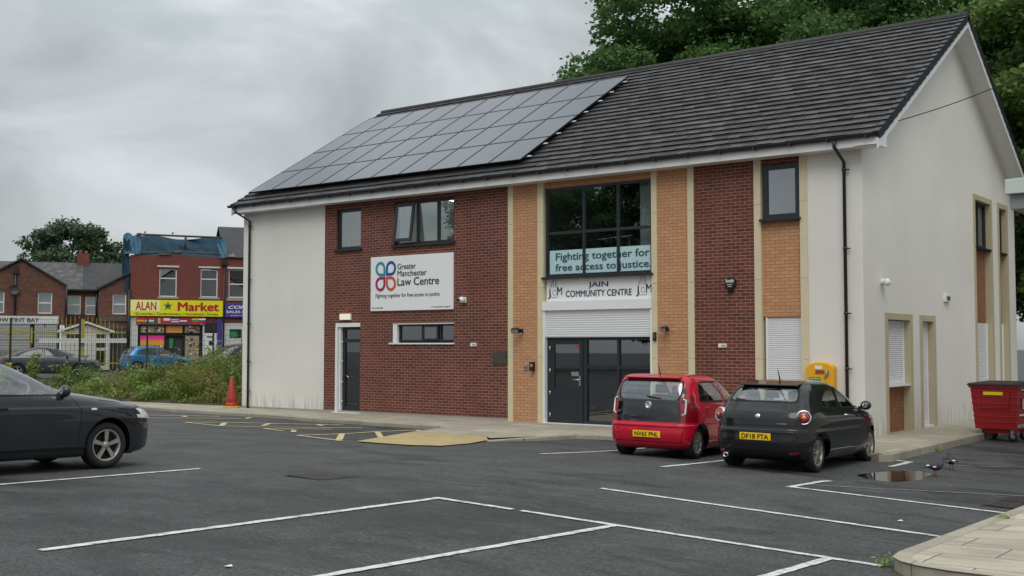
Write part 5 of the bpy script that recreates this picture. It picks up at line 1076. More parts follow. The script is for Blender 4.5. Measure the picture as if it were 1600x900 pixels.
# market
t = sthing('market_shop', 'red brick corner shop with a blue tarpaulin over its open roof', 'shop', 2.7, 4)
o2 = Vector((-2.7, -4, 0))
def mk(mb, name, mat=None, **k):
    bmesh.ops.translate(mb.b, verts=mb.b.verts, vec=o2); return mb.build(name, mat, MKT, **k)
MKT = t
mb = MB(); hole_wall(mb, -.06, 5.6, 2.9, 7.05, [(1.64, 2.69, 4.5, 6.24), (4.13, 5.18, 4.5, 6.26)])
mb.face([(-.06, 0, -.1), (-.06, 8, -.1), (-.06, 8, 7.05), (-.06, 0, 7.05)]); mb.face([(5.6, 0, 2.9), (5.6, 8, 2.9), (5.6, 8, 7.05), (5.6, 0, 7.05)]); mk(mb, 'brick_wall', 'market_brick')
mb = MB(); mb.box(-.06, -.02, 4.33, 5.6, 0, 4.45); mk(mb, 'string_course', 'house_brick')
hw = bpy.data.objects.new('window_group', None)
for a, b in ((1.64, 2.69), (4.13, 5.18)):
    w = uwin(t, a, b, 4.5, 6.24, split=.66, back='dark_interior'); w.location = o2
    mb = MB(); mb.box(a - .13, -.05, 6.34, b + .13, .02, 6.44); mk(mb, 'lintel', 'paint_white_old'); mb = MB(); mb.box(a - .1, -.06, 4.38, b + .12, .05, 4.5); mk(mb, 'window_sill', 'concrete')
mb = MB(); mb.box(-.1, .35, 6.95, 5.65, 8, 7.0); mk(mb, 'roof_deck', 'old_timber')
def cloth(x0, x1, z0, z1, y0, y1, name, mat, nx=34, nz=14, amp=.1, seed=0):
    r = random.Random(seed); ph = [(r.uniform(1, 5), r.uniform(1, 4), r.uniform(0, 6)) for _ in range(5)]; mb = MB()
    def p(i, j):
        u, v = i / nx, j / nz; d = sum(sin(a * u * 6 + b * v * 3 + c) for a, b, c in ph) / 5 * amp
        return (x0 + (x1 - x0) * u + d * .4, y0 + (y1 - y0) * v + d, z0 + (z1 - z0) * v + d * .25 - .1 * sin(u * 9 + seed) * (v > .9))
    V = [[mb.b.verts.new(p(i, j)) for i in range(nx + 1)] for j in range(nz + 1)]
    for j in range(nz):
        for i in range(nx): f = mb.b.faces.new((V[j][i], V[j][i + 1], V[j + 1][i + 1], V[j + 1][i])); f.smooth = True
    return mk(mb, name, mat)
cloth(.2, 5.55, 7.1, 8.4, 1.4, 2.3, 'tarpaulin', 'tarpaulin', amp=.22, seed=3); cloth(2.2, 5.5, 6.9, 7.5, .1, .9, 'tarpaulin', 'tarpaulin', nz=8, amp=.16, seed=5)
cloth(-.45, .55, 7.1, 8.45, -.1, 1.2, 'tarpaulin', 'tarpaulin_pale', 14, 14, .28, 9); cloth(5.25, 5.75, 7.0, 8.3, -.1, 1.2, 'tarpaulin', 'tarpaulin_pale', 10, 14, .2, 12); cloth(-.52, -.12, 4.8, 8.0, .0, .1, 'tarpaulin', 'tarpaulin', 8, 20, .2, 15)
mb = MB()
for a, b, r in (((.3, .9, 8.42), (5.5, .9, 8.38), .07), ((.2, .05, 7.2), (2.5, .1, 7.28), .07), ((3.0, .0, 7.3), (5.3, .05, 7.25), .06), ((3.25, .6, 8.35), (3.2, .7, 7.55), .09), ((1.5, .6, 8.2), (.8, .5, 7.3), .03), ((.8, .9, 8.5), (.8, .9, 8.62), .05), ((2.45, .9, 8.5), (2.5, .9, 8.62), .05), ((1.6, -.02, 7.12), (2.4, .0, 7.14), .08), ((2.5, .0, 7.25), (2.95, .0, 7.3), .13)): mb.tube([a, b], r, 6)
mk(mb, 'roof_timber', 'old_timber')
mb = MB(); mb.tube([(-.12, -.08, 0), (-.12, -.08, 4.9)], .1); mb.tube([(5.56, -.1, 0), (5.56, -.1, 6.6)], .06); mb.box(5.4, -.2, 6.55, 5.72, .0, 6.85); mk(mb, 'downpipe', 'black_pvc')
# shop front
mb = MB(); mb.box(-.06, -.02, 0, .42, .1, 3.25); mb.box(4.30, -.02, 0, 4.40, .1, 3.25); mk(mb, 'pier', 'paint_white_old'); mb = MB(); mb.box(5.18, -.03, 0, 5.5, .1, 3.25); mk(mb, 'pier', 'shop_navy')
mb = MB()
for q in ((.42, 0, .56, 2.78), (2.0, 0, 2.08, 2.78), (3.1, 0, 3.2, 2.78), (4.14, 0, 4.3, 2.78), (.56, 2.7, 4.14, 2.78), (.56, 2.12, 4.14, 2.24), (.56, 0, 2.0, .35), (3.2, 0, 4.14, .35)): mb.box(q[0], .05, q[1], q[2], .15, q[3])
sf = mk(mb, 'shop_front', 'trim_black')
for k, (x0, x1, z0, z1, m) in enumerate(((.6, 1.98, 2.25, 2.68, 'poster_mix'), (2.1, 3.08, 2.26, 2.68, 'poster_orange'), (3.22, 4.12, 2.26, 2.68, 'poster_mix'), (.57, 2.0, 1.86, 2.1, 'poster_pink'), (.57, 2.0, 1.45, 1.85, 'poster_orange'), (.6, 1.98, .4, 1.42, 'poster_mix'), (3.24, 4.1, .5, 2.08, 'poster_mix'), (2.3, 2.52, 1.3, 1.9, 'flag_green'))):
    mb = MB(); mb.box(x0, .10 - k * .003, z0, x1, .115 - k * .003, z1); bmesh.ops.translate(mb.b, verts=mb.b.verts, vec=o2); p = mb.build('poster', m, sf)
r = random.Random(4)
for m in ('sticker_white', 'flag_crimson', 'flag_gold', 'trim_black'):
    mb = MB()
    for _ in range(26):
        x0, x1, z0, z1 = r.choice(((.6, 1.9, .45, 1.4), (3.26, 4.0, .5, 2.0), (.62, 1.9, 2.27, 2.6), (3.25, 4.0, 2.28, 2.6))); x, z = r.uniform(x0, x1), r.uniform(z0, z1); w, h = r.uniform(.04, .16), r.uniform(.03, .12); mb.box(x, .065 - r.random() * .02, z, x + w, .07, z + h)
    bmesh.ops.translate(mb.b, verts=mb.b.verts, vec=o2); mb.build('window_goods', m, sf)
mb = MB(); mb.face([(.5, .3, 0), (4.2, .3, 0), (4.2, .3, 2.8), (.5, .3, 2.8)]); mk(mb, 'shop_interior', 'dark_interior')
mb = MB(); mb.box(4.40, .04, 0, 5.18, .1, 2.22); d = mk(mb, 'shop_door', 'white_pvc'); mb = MB(); mb.box(4.7, .02, 1.5, 4.9, .035, 1.75); mb.box(4.55, .02, 1.98, 5.0, .035, 2.05); bmesh.ops.translate(mb.b, verts=mb.b.verts, vec=o2); mb.build('letter_plate', 'trim_black', d)
mb = MB(); mb.box(4.4, .05, 2.24, 5.18, .1, 3.25); mk(mb, 'fanlight', 'gloss_black')
# flags panel and shop sign
t2 = sthing('shop_sign', 'yellow shop sign with red letters and a green star', 'sign', 2.73, -.02, 3.78)
mb = MB(); mb.box(-2.77, -.16, -.5, 2.77, -.0, .5); mb.build('board', 'market_yellow', t2, bevel=.01); mb = MB(); mb.box(-2.75, -.166, -.2, -1.02, -.161, .48); mb.build('pale_panel', 'market_pale', t2)
TX = lambda txt, x, z, m, **k: lettering(txt, m, k.pop('par', t2), (x, -.168, z), X_, Z_, **k)
TX('ALAN', -2.46, -.12, 'market_red', w=1.2, h=.5, align='l', bold=.02); TX('Market', .05, -.14, 'market_red', w=2.45, h=.52, align='l', bold=.035); TX('Groceries | Confectionery | Household | Drinks', 0, -.42, 'market_green', w=4.95, h=.2, bold=.012)
st = [((.29 if i % 2 == 0 else .115) * sin(pi * i / 5), (.29 if i % 2 == 0 else .115) * cos(pi * i / 5)) for i in range(10)]
mb = MB(); mb.prism([(-.56 + x, -.161, .13 + z) for x, z in st], (0, -.012, 0)); mb.build('star', 'market_green', t2)
t2 = sthing('flag_panel', 'crimson panel painted with a row of national flags below the yellow sign', 'sign', 2.4, -.02, 3.0)
mb = MB(); mb.box(-2.08, -.12, -.2, 2.07, 0, .2); mb.build('board', 'flag_crimson', t2)
def fl(x, w, strips, vert=False):
    n = len(strips)
    for k, m in enumerate(strips):
        mb = MB()
        if vert: mb.box(x + w * k / n, -.125, -.15, x + w * (k + 1) / n, -.121, .15)
        else: mb.box(x, -.125, .15 - .3 * (k + 1) / n, x + w, -.121, .15 - .3 * k / n)
        mb.build('flag', m, t2)
fl(-2.05, .45, ('flag_red', 'flag_gold', 'flag_red')); fl(-1.55, .5, ('flag_red', 'sign_white', 'flag_green')); fl(-.95, .42, ('flag_blue', 'flag_gold', 'flag_red'), True); fl(-.48, .4, ('sign_white', 'flag_red')); fl(-.02, .46, ('flag_blue', 'sign_white', 'flag_red', 'sign_white', 'flag_blue')); fl(.5, .42, ('flag_crimson', 'sign_white', 'flag_crimson')); fl(1.22, .42, ('flag_gold', 'flag_green', 'flag_red')); fl(1.65, .4, ('sign_white', 'flag_blue', 'flag_red'))
# shop to the right, half hidden by the hall
t = sthing('phone_shop', 'narrow brick shop with a purple sign half hidden by the white wall', 'shop', 8, 4)
o2 = Vector((-8, -4, 0)); MKT = t
mb = MB(); hole_wall(mb, 5.62, 11, 2.9, 7.05, [(5.86, 7.2, 4.5, 6.3)]); mb.face([(11, 0, 0), (11, 8, 0), (11, 8, 7), (11, 0, 7)]); mk(mb, 'brick_wall', 'market_brick')
w = uwin(t, 5.86, 7.2, 4.5, 6.3, split=.48, back='curtain_maroon'); w.location = o2
mb = MB(); mb.box(5.75, -.06, 6.33, 7.4, .02, 6.45); mk(mb, 'lintel', 'paint_white_old'); mb = MB(); mb.box(5.75, -.06, 4.3, 7.4, .05, 4.5); mk(mb, 'window_sill', 'concrete')
mb = MB(); mb.face([(5.6, -.15, 7.05), (11, -.15, 7.05), (11, 4, 9.4), (5.6, 4, 9.4)]); mb.face([(5.6, 8, 7.05), (11, 8, 7.05), (11, 4, 9.4), (5.6, 4, 9.4)]); mk(mb, 'roof', 'slate_new'); mb = MB(); mb.prism([(5.75, -.1, 7.1), (6.3, -.1, 7.1), (6.1, -.1, 7.35)], (0, .15, 0)); mk(mb, 'roof_flashing', 'lead_flash')
mb = MB(); mb.box(5.62, .02, 0, 11, .1, 3.2); mk(mb, 'shop_front', 'paint_white_old'); mb = MB(); mb.box(5.95, -.0, 1.95, 6.7, .015, 2.5); mk(mb, 'shop_window', 'gloss_black'); mb = MB(); mb.box(6.0, -.01, 2.0, 6.4, -.003, 2.35); mk(mb, 'poster', 'flag_green')
t2 = sthing('purple_shop_sign', 'purple shop sign with slanted white letters beside the yellow sign', 'sign', 6.9, -.02, 3.67); mb = MB(); mb.box(-1.26, -.14, -.42, 2, 0, .43); mb.build('board', 'shop_navy', t2)
TX('COMPUTER', -1.05, .12, 'sign_white', w=2.6, h=.2, align='l', bold=.03, shear=.3, par=t2); TX('SALES REPAIRS', -1.18, -.15, 'sign_white', w=2.2, h=.15, align='l', bold=.02, par=t2); TX('www.computers', -.95, -.34, 'sign_white', w=1.6, h=.1, align='l', par=t2)
# terraced houses on the left: front gable, recessed middle, second gable
t = sthing('terraced_house', 'brown brick terrace with a front gable and a slate roof behind the tint shop sign', 'house', -7, 6); o2 = Vector((7, -6, 0)); MKT = t
mb = MB(); hole_wall(mb, -8.9, -3.78, 2.7, 5.11, [(-5.31, -4.51, 3.38, 4.66), (-7.95, -7.14, 3.4, 4.69)])
mb.face([(-8.9, 0, 5.11), (-3.78, 0, 5.11), (-6.24, 0, 6.52)]); mb.face([(-3.78, 0, 0), (-3.78, 3, 0), (-3.78, 3, 5.11), (-3.78, 0, 5.11)]); mk(mb, 'brick_wall', 'house_brick')
for a, b, z0, z1 in ((-5.31, -4.51, 3.38, 4.66), (-7.95, -7.14, 3.4, 4.69)): w = uwin(t, a, b, z0, z1); w.location = o2
mb = MB(); mb.box(-5.36, -.02, 4.67, -4.46, .05, 4.87); mk(mb, 'brick_arch', 'market_brick')
mb = MB(); 
for a, b in (((-8.95, 5.06), (-6.24, 6.6)), ((-3.73, 5.06), (-6.24, 6.6))): mb.hull8([(a[0], -.15, a[1]), (b[0], -.15, b[1]), (b[0], 7, b[1]), (a[0], 7, a[1])], [(a[0], -.15, a[1] + .1), (b[0], -.15, b[1] + .1), (b[0], 7, b[1] + .1), (a[0], 7, a[1] + .1)])
mk(mb, 'gable_roof', 'slate_new')
mb = MB(); hole_wall(mb, -3.8, -1.75, 2.5, 5.0, [(-3.71, -2.88, 3.43, 4.62), (-2.62, -1.82, 3.4, 4.57)], y=3); mk(mb, 'recessed_wall', 'house_brick')
for a, b, z0, z1 in ((-3.71, -2.88, 3.43, 4.62), (-2.62, -1.82, 3.4, 4.57)): w = uwin(t, a, b, z0, z1, y=3.06); w.location = o2
mb = MB(); mb.face([(-20, 2.8, 4.95), (-2.75, 2.8, 4.95), (-2.75, 6.2, 6.9), (-20, 6.2, 6.9)]); mb.face([(-20, 10, 4.95), (-2.75, 10, 4.95), (-2.75, 6.2, 6.9), (-20, 6.2, 6.9)]); rf = mk(mb, 'roof', 'slate_old'); mb = MB(); hole_wall(mb, -20, -8.9, -.2, 5.0, [], y=3); mb.face([(-8.9, 0, -.2), (-8.9, 3, -.2), (-8.9, 3, 5.1), (-8.9, 0, 5.1)]); mb.face([(-20, 3, -.2), (-20, 10, -.2), (-20, 10, 5), (-20, 6.2, 6.9), (-20, 3, 5)]); mk(mb, 'brick_wall', 'house_brick'); mb = MB(); mb.face([(-2.74, 2.8, 4.97), (-.1, 2.8, 4.97), (-.1, 6.2, 6.92), (-2.74, 6.2, 6.92)]); mb.face([(-2.74, 10, 4.97), (-.1, 10, 4.97), (-.1, 6.2, 6.92), (-2.74, 6.2, 6.92)]); mk(mb, 'roof', 'slate_new')
mb = MB(); mb.box(-3.15, 5.9, 6.3, -2.40, 6.6, 7.5); ch = mk(mb, 'chimney', 'market_brick'); mb = MB(); mb.lathe([(.1, 7.5), (.09, 7.75), (.07, 7.75)], (-2.95, 6.2, 0)); mb.lathe([(.1, 7.5), (.09, 7.7), (.07, 7.7)], (-2.6, 6.2, 0)); bmesh.ops.translate(mb.b, verts=mb.b.verts, vec=o2); mb.build('chimney_pot', 'house_brick', ch); mb = MB(); mb.box(-3.2, 5.8, 6.25, -2.35, 6.7, 6.4); bmesh.ops.translate(mb.b, verts=mb.b.verts, vec=o2); mb.build('flashing', 'lead_flash', ch)
mb = MB(); hole_wall(mb, -1.85, -.15, 2.5, 4.9, [(-1.08, -.28, 3.38, 4.62)]); mb.face([(-1.85, 0, 4.9), (-.15, 0, 4.9), (-.15, 0, 5.85)]); mb.face([(-1.85, 0, 0), (-1.85, 3, 0), (-1.85, 3, 4.9), (-1.85, 0, 4.9)]); mk(mb, 'brick_wall', 'house_brick'); w = uwin(t, -1.08, -.28, 3.38, 4.62); w.location = o2
mb = MB(); mb.hull8([(-1.95, -.15, 4.88), (-.1, -.15, 5.9), (-.1, 7, 5.9), (-1.95, 7, 4.88)], [(-1.95, -.15, 4.98), (-.1, -.15, 6.0), (-.1, 7, 6.0), (-1.95, 7, 4.98)]); mk(mb, 'gable_roof', 'slate_new')
mb = MB(); mb.tube([(-6.55, -.06, 3.2), (-6.55, -.06, 5.9)], .07); mb.box(-6.7, -.16, 5.75, -6.4, 0, 6.1); mb.tube([(-3.72, -.08, 2.6), (-3.72, -.08, 5.2)], .07); mb.tube([(-1.95, 2.9, 2.6), (-1.95, 2.9, 5.2)], .06); mb.box(-20, 2.68, 4.9, -.1, 2.8, 5.0); mk(mb, 'downpipe', 'black_pvc')
mb = MB(); mb.lathe([(0, .0), (.2, .03), (.28, .09)], (-6.6, -.12, 4.78), (0, -1, 0), 16); mk(mb, 'satellite_dish', 'iron_cover')
mb = MB(); mb.box(-1.85, -.1, 2.95, -.15, .05, 3.2); mb.box(-3.8, -.02, 2.6, -1.8, 2.9, 2.75); mk(mb, 'shop_fascia', 'old_timber'); mb = MB(); mb.face([(-3.78, 2.95, 0), (-1.8, 2.95, 0), (-1.8, 2.95, 2.6), (-3.78, 2.95, 2.6)]); mb.face([(-1.85, .02, 0), (-.15, .02, 0), (-.15, .02, 3), (-1.85, .02, 3)]); mk(mb, 'shop_front', 'dark_interior')
t2 = sthing('tint_shop', 'white shop sign and grey roller shutters under the brick gable', 'shop', -6, -.05, 0)
mb = MB(); mb.box(-3.2, -.15, 2.76, 1.87, .05, 3.22); mb.build('sign_board', 'paint_white_old', t2); lettering('WINDOW TINT BAY', 'dark_interior', t2, (.78, -.152, 2.86), X_, Z_, w=3.35, h=.25, align='r', bold=.025)
mb = MB()
for x0, x1 in ((-3.1, .3), (.55, 1.8)):
    for k in range(30): mb.hull8([(x0, -.02, k * .09), (x1, -.02, k * .09), (x1, .03, k * .09), (x0, .03, k * .09)], [(x0, -.05, k * .09 + .07), (x1, -.05, k * .09 + .07), (x1, .03, k * .09 + .07), (x0, .03, k * .09 + .07)])
mb.build('roller_shutter', 'shop_shutter', t2); mb = MB(); mb.box(.3, -.06, 0, .55, .05, 2.76); mb.box(1.78, -.06, 0, 1.95, .05, 2.76); mb.build('pier', 'trim_black', t2)
mb = MB(); mb.box(-1.15, -.1, 2.18, -.12, -.07, 2.38); mb.build('yellow_strip', 'gate_yellow', t2)
# yellow palisade gate, barrier and hut in front of the recess
t2 = sthing('palisade_fence', 'yellow spiked palisade fence with a thick gate post in front of the houses', 'fence', -3, -3, 0)
mb = MB()
for k in range(35):
    x = -5.6 + k * .235
    if abs(x - .22) < .1: continue
    h = 2.55 + .55 * max(0, 1 - ((x - .15) / 2.2) ** 2) if x > -1.6 else 2.45
    mb.hull8([(x - .016, 0, .1), (x + .016, 0, .1), (x + .016, .01, .1), (x - .016, .01, .1)], [(x - .016, 0, h), (x + .016, 0, h), (x + .016, .01, h), (x - .016, .01, h)]); mb.prism([(x - .016, 0, h), (x + .016, 0, h), (x, 0, h + .12)], (0, .01, 0))
mb.build('pale', 'gate_yellow', t2); mb = MB(); mb.box(-5.7, .012, .4, 2.6, .06, .46); mb.box(-5.7, .012, 2.2, 2.6, .06, 2.26); mb.build('rail', 'gate_yellow', t2); mb = MB(); mb.box(.12, -.08, 0, .34, .08, 3.0); mb.build('post', 'gate_yellow', t2); mb = MB(); mb.box(-2.55, -.06, 1.6, -2.45, .06, 2.5); mb.build('post', 'gate_yellow', t2)
t2 = sthing('barrier_board', 'long white horizontal board fixed across the yellow fence', 'board', -2.7, -3.2, 1.75); mb = MB(); mb.box(-2.4, -.04, -.13, 2.35, 0, .13); mb.build('board', 'paint_white_old', t2); mb = MB(); 
for x in (-2.2, 0, 2.1): mb.box(x - .03, -.0, -.2, x + .03, .06, .2)
mb.build('bracket', 'grey_metal', t2)
t2 = sthing('hut', 'small white hut with a shallow pitched roof behind the yellow fence', 'hut', -2.55, -.8, 0)
mb = MB(); mb.hull8([(-1.4, 0, 0), (1.35, 0, 0), (1.35, 0, 2.25), (0, 0, 2.72), (-1.4, 0, 2.25)], [(-1.4, 2, 0), (1.35, 2, 0), (1.35, 2, 2.25), (0, 2, 2.72), (-1.4, 2, 2.25)]); mb.build('wall', 'paint_white_old', t2)
mb = MB()
for a, b in (((-1.65, 2.22), (0, 2.80)), ((1.6, 2.22), (0, 2.80))): mb.hull8([(a[0], -.2, a[1]), (b[0], -.2, b[1]), (b[0], 2.1, b[1]), (a[0], 2.1, a[1])], [(a[0], -.2, a[1] + .12), (b[0], -.2, b[1] + .12), (b[0], 2.1, b[1] + .12), (a[0], 2.1, a[1] + .12)])
mb.build('roof', 'white_pvc', t2); 
for q in ((-1.1, 1.9, -.2, 2.15), (.55, 1.35, 1.1, 2.15), (.55, .3, 1.1, 1.15)): mb = MB(); mb.box(q[0], -.02, q[1], q[2], -.003, q[3]); mb.build('window', 'gloss_black', t2)
# black mesh fence along the road
FA, FB = Vector((-16.2, -2.3)), Vector((-3.0, 13.2)); FL = (FB - FA).length; fd = (FB - FA) / FL; FRZ = math.atan2(fd.y, fd.x)
t2 = thing('mesh_fence', 'tall black wire mesh fence running behind the weeds', 'fence', (FA.x, FA.y, .42), FRZ)
mb = MB(); mb.tube([(0, 0, .1), (FL, 0, .1)], .006, 4)
for k in range(1, 13): mb.tube([(0, 0, .1 + k * .2), (FL, 0, .1 + k * .2)], .0045, 4, False)
for k in range(int(FL / .075)): mb.face([(k * .075 - .003, 0, .05), (k * .075 + .003, 0, .05), (k * .075 + .003, 0, 2.5), (k * .075 - .003, 0, 2.5)])
mb.build('mesh_panel', 'fence_black', t2)
for k in range(8): mb = MB(); mb.box(k * 2.52 + .9 - .035, .01, -.3, k * 2.52 + .9 + .035, .08, 2.55); mb.build('post', 'fence_black', t2)
# ================================================================== plants
def leaves(C_, size, up=.35, aspect=.5, rng=RNG):      # diamond leaves at the points C_
    n = len(C_); d = rng.normal(size=(n, 3)); d[:, 2] = d[:, 2] * .45 - .2; d /= np.linalg.norm(d, axis=1)[:, None]
    nr = rng.normal(size=(n, 3)); nr[:, 2] = np.abs(nr[:, 2]) + up; w = np.cross(d, nr); w /= np.linalg.norm(w, axis=1)[:, None] + 1e-9
    s = size * rng.uniform(.6, 1.35, n)[:, None]; b = C_ + d * s * .45 + 0
    return np.stack([C_, b + w * s * aspect, C_ + d * s, b - w * s * aspect], 1)
def crown_points(n, R, H, seed, nb=140, low=.0):
    r = np.random.default_rng(seed); out_ = []; 
    k = 0
    while k < nb:
        p = r.uniform(-1, 1, 3); q = np.linalg.norm(p)
        if q > 1 or q < .5: continue
        c = np.array([p[0] * R, p[1] * R, H * (.5 + .5 * p[2] * (1 if p[2] > 0 else 1 - low))]); br = R * r.uniform(.13, .25); k += 1
        m = int(n / nb); u = r.normal(size=(m, 3)); u /= np.linalg.norm(u, axis=1)[:, None]; u[:, 2] = u[:, 2] * .8 + .25; rad = br * r.uniform(.45, 1.0, m) ** .5
        pts = c + u * rad[:, None] * np.array([1.15, 1.15, .68]); pts += r.normal(size=pts.shape) * .12; out_.append(pts)
    return np.concatenate(out_)
def make_tree(name, label, loc, R, H, trunk, n, seed, mat, lsize, cat='tree', group=None):
    t = thing(name, label, cat, loc, seed, group); P = crown_points(n, R, H, seed); P[:, 2] += trunk * .75
    quads_mesh('crown', leaves(P, lsize, rng=np.random.default_rng(seed + 99)), [mat], None, t)
    r = random.Random(seed); mb = MB(); top = trunk * .75 + H * .8; mb.tube([(0, 0, -.3), (.05, .02, trunk * .6), (.1, -.08, trunk + H * .25), (.0, .1, top)], [R * .075, R * .06, R * .042, .03], 8)
    for k in range(9):
        a = r.uniform(0, 6.28); z = trunk * .7 + H * r.uniform(.02, .5); l = R * r.uniform(.5, .85); mb.tube([(.05, 0, z), (cos(a) * l * .5, sin(a) * l * .5, z + l * .35), (cos(a) * l, sin(a) * l, z + l * .6)], [R * .032, R * .02, .02], 6)
    mb.build('trunk', 'bark', t); return t
TG = 'tall trees behind the hall'
tA = make_tree('broadleaf_tree', 'leftmost dark leafy tree rising behind the roof ridge', (3.0, 23.5, 0), 6.1, 15.5, 5, 110000, 3, 'leaf_dark', .19, group=TG)
tB = make_tree('broadleaf_tree', 'yellowish green tree filling the corner right of the gable', (21.2, 20.0, 0), 5.8, 16, 1.5, 125000, 8, 'leaf_yellowish', .18, group=TG)
tD = make_tree('broadleaf_tree', 'broad dark tree over the middle of the right roof half', (10.6, 24.5, 0), 6.0, 15, 5, 110000, 21, 'leaf_dark', .19, group=TG)
for src, loc, rz, sc, l in ((tA, (15.6, 25.0, 0), 2.0, .84, 'thin topped dark tree behind the ridge left of the gable peak'), (tD, (6.5, 31, 0), 4.0, 1.08, 'tall dark tree in the second row behind the left end of the tree line'), (tB, (28.5, 23, 0), 1.2, 1.1, 'tall tree at the far right behind the canopy'), (tD, (25.0, 17.5, -2.2), 2.6, .72, 'dark bushy tree directly behind the red bins'), (tA, (17.2, 29, 0), 5.0, 1.0, 'dark tree seen in the gap behind the gable peak')):
    o = copy_tree(src); o.location = loc; o.rotation_euler = (0, 0, rz); o.scale = (sc, sc, sc); o['label'] = l
t = make_tree('broadleaf_tree', 'round pale green tree beyond the terraced house roofs', (-67.9, 36.3, 0), 4.7, 10.6, 4.6, 42000, 31, 'leaf_far', .24)
for (x, y, s_, l) in ((-13.5, -33, .82, 'dark tree mirrored in the left of the large upper window'), (-6.5, -37, .8, 'dark tree mirrored in the middle of the large upper window')):
    o = copy_tree(tD); o.location = (x, y, -1); o.scale = (s_, s_, s_); o['label'] = l; o['group'] = 'trees across the car park'
# weeds on the bank
def in_poly(x, y, P):
    c = np.zeros(len(x), bool); j = len(P) - 1
    for i in range(len(P)):
        xi, yi = P[i]; xj, yj = P[j]; k = ((yi > y) != (yj > y)) & (x < (xj - xi) * (y - yi) / (yj - yi + 1e-12) + xi); c ^= k; j = i
    return c
WP = [(-.35, .55), (-5, .35), (-15.5, -.2), (-14.0, .5), (-8.8, 6.4), (-3.4, 12.4), (-.35, 12.4)]
def weeds():
    r = np.random.default_rng(5); n = 8200; x = r.uniform(-16, -.3, n); y = r.uniform(-.3, 12.5, n); k = in_poly(x, y, WP); x, y = x[k], y[k]
    fr = np.clip((y + .3) / 2.2, .35, 1); h = (.74 + .86 * np.clip((x + 10) / 7, 0, 1)) * fr * (r.uniform(.55, 1.2, len(x)) + .5 * (r.random(len(x)) < .10))
    cl = .75 + .45 * np.sin(x * 1.9 + 1.3 * np.sin(y * 1.7)) * np.sin(y * 1.3 + x * .6); h *= cl
    zb = np.array([gz(a, b) for a, b in zip(x, y)]) + .0
    L1, mi = [], []
    for i in range(len(x)):
        m = int(12 + 14 * h[i]); u = r.uniform(.0, 1, m); lean = r.normal(size=2) * .18
        P = np.stack([x[i] + lean[0] * u * h[i] + r.normal(size=m) * .08, y[i] + lean[1] * u * h[i] + r.normal(size=m) * .08, zb[i] + u * h[i]], 1)
        L1.append(leaves(P, .10 if r.random() < .7 else .16, .2, .24, r)); mi.append(np.full(m, 1 if r.random() < .2 else 0))
        g = 4; a = r.uniform(0, 6.28, g); b0 = np.stack([x[i] + r.normal(size=g) * .08, y[i] + r.normal(size=g) * .08, np.full(g, zb[i])], 1); tip = b0 + np.stack([np.cos(a) * .18, np.sin(a) * .18, h[i] * r.uniform(.7, 1.15, g)], 1); mid = b0 * .45 + tip * .55 + np.stack([np.cos(a) * -.03, np.sin(a) * -.03, np.full(g, .05)], 1); wv = np.stack([-np.sin(a), np.cos(a), a * 0], 1) * .012
        L1.append(np.stack([b0 - wv, mid - wv, tip, mid + wv], 1)); mi.append(np.zeros(g))
        if r.random() < .16:
            f = 7; P = np.stack([x[i] + lean[0] * h[i] + r.normal(size=f) * .07, y[i] + lean[1] * h[i] + r.normal(size=f) * .07, zb[i] + h[i] * 1.03 + r.normal(size=f) * .03], 1); L1.append(leaves(P, .038, 2, .5, r)); mi.append(np.full(f, 2 if r.random() < .93 else 3))
    o = quads_mesh('weeds', np.concatenate(L1), ['weed_leaf', 'weed_bright', 'weed_flower', 'ragwort'], np.concatenate(mi)); tag(o, 'tangle of tall green weeds and white flowers beside the hall', 'weeds', kind='stuff')
weeds()
def tall_weed(label, x, y, h, n, seed, mats=('weed_leaf', 'weed_bright'), sp=.22, name='tall_weed'):
    r = np.random.default_rng(seed); t = thing(name, label, 'plant', (x, y, gz(x, y))); mb = MB(); Q = []
    for k in range(6):
        a = r.uniform(0, 6.28); rad = sp * r.uniform(.2, 1); hh = h * r.uniform(.7, 1); mb.tube([(0, 0, 0), (cos(a) * rad * .5, sin(a) * rad * .5, hh * .5), (cos(a) * rad, sin(a) * rad, hh)], [.012, .01, .004], 5)
        u = r.uniform(.15, 1.02, n // 6); Q.append(np.stack([np.cos(a) * rad * u + r.normal(size=len(u)) * .06, np.sin(a) * rad * u + r.normal(size=len(u)) * .06, hh * u], 1))
    mb.build('stem', 'weed_leaf', t); Q = np.concatenate(Q); quads_mesh('foliage', leaves(Q, .13, .2, .26, r), list(mats), ((Q[:, 2] > .62 * h) & (r.random(len(Q)) < .45)).astype(int), t); return t
tall_weed('tall pale stemmed weed above the bonnet of the grey hatchback', -11.0, -.5, 1.75, 420, 2); tall_weed('clump of yellow flowered weeds behind the grey hatchback roof', -12.6, -.6, 1.25, 300, 4, ('weed_bright', 'ragwort'), .3)
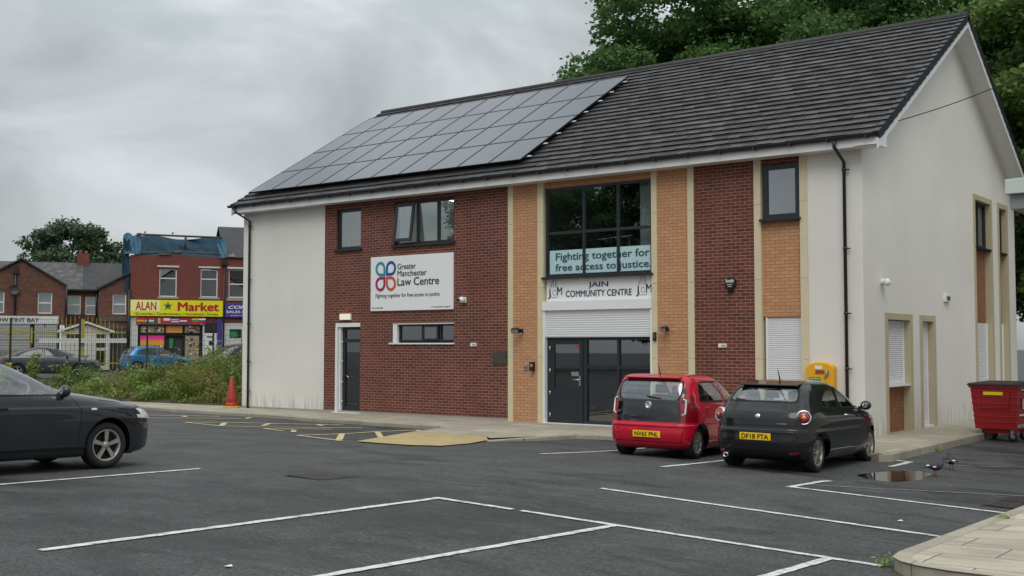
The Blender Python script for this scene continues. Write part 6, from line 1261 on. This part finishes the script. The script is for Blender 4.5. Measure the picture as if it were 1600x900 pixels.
tall_weed('spiky bright green dock plant at the front of the weeds', -5.4, .45, .7, 120, 6, ('weed_bright', 'weed_bright'), .35); tall_weed('tall bushy weed close to the white wall', -1.6, 3.0, 1.7, 420, 9)
for x, y, l, s in ((24.35, -12.95, 'tuft of grass at the corner of the near kerb', .09), (24.55, -9.6, 'tiny tuft of grass in the pavement joint by the gully', .08), (21.1, -.4, 'small weed growing out of the kerb by the gable', .1)):
    r = np.random.default_rng(int(x * 7)); P = r.normal(size=(60, 3)) * s * .5; P[:, 2] = np.abs(P[:, 2]) * 1.1; z = gz(x, y) + (.1 if x > 24.5 else 0); o = quads_mesh('grass_tuft', leaves(P, s * .6, 1, .2, r), ['weed_bright']); o.location = (x, y, z); tag(o, l, 'grass tuft')
# ---- one object per loose piece where a part was modelled as a set of equal pieces
def split_loose(o):
    me = o.data; b = bmesh.new(); b.from_mesh(me); b.verts.ensure_lookup_table(); seen = set(); groups = []
    for v in b.verts:
        if v.index in seen: continue
        st, g = [v], []
        seen.add(v.index)
        while st:
            a = st.pop(); g.append(a.index)
            for e in a.link_edges:
                c = e.other_vert(a)
                if c.index not in seen: seen.add(c.index); st.append(c)
        groups.append(set(g))
    if len(groups) < 2 or len(groups) > 60: b.free(); return
    for k, g in enumerate(groups):
        nb = b.copy(); nb.verts.ensure_lookup_table(); bmesh.ops.delete(nb, geom=[v for v in nb.verts if v.index not in g], context='VERTS')
        m2 = bpy.data.meshes.new(me.name); nb.to_mesh(m2); nb.free()
        for m in me.materials: m2.materials.append(m)
        if k == 0: o.data = m2
        else:
            c = o.copy(); c.data = m2; COL.objects.link(c)
    b.free()
for o in list(S.objects):
    if o.type == 'MESH' and o.name.split('.')[0] in ('fascia', 'guide_rail', 'bargeboard', 'plinth', 'window_trim', 'door_trim', 'shutter_guide', 'storage_box', 'hinge', 'gutter_bracket', 'lobby_wall', 'pier', 'stone_pilaster', 'stone_surround', 'verge_soffit', 'shop_front') and o.data.polygons and len(o.data.polygons) < 2000:
        if o.name.startswith('roller_shutter') or o.name.startswith('stone_p'): continue
        split_loose(o)
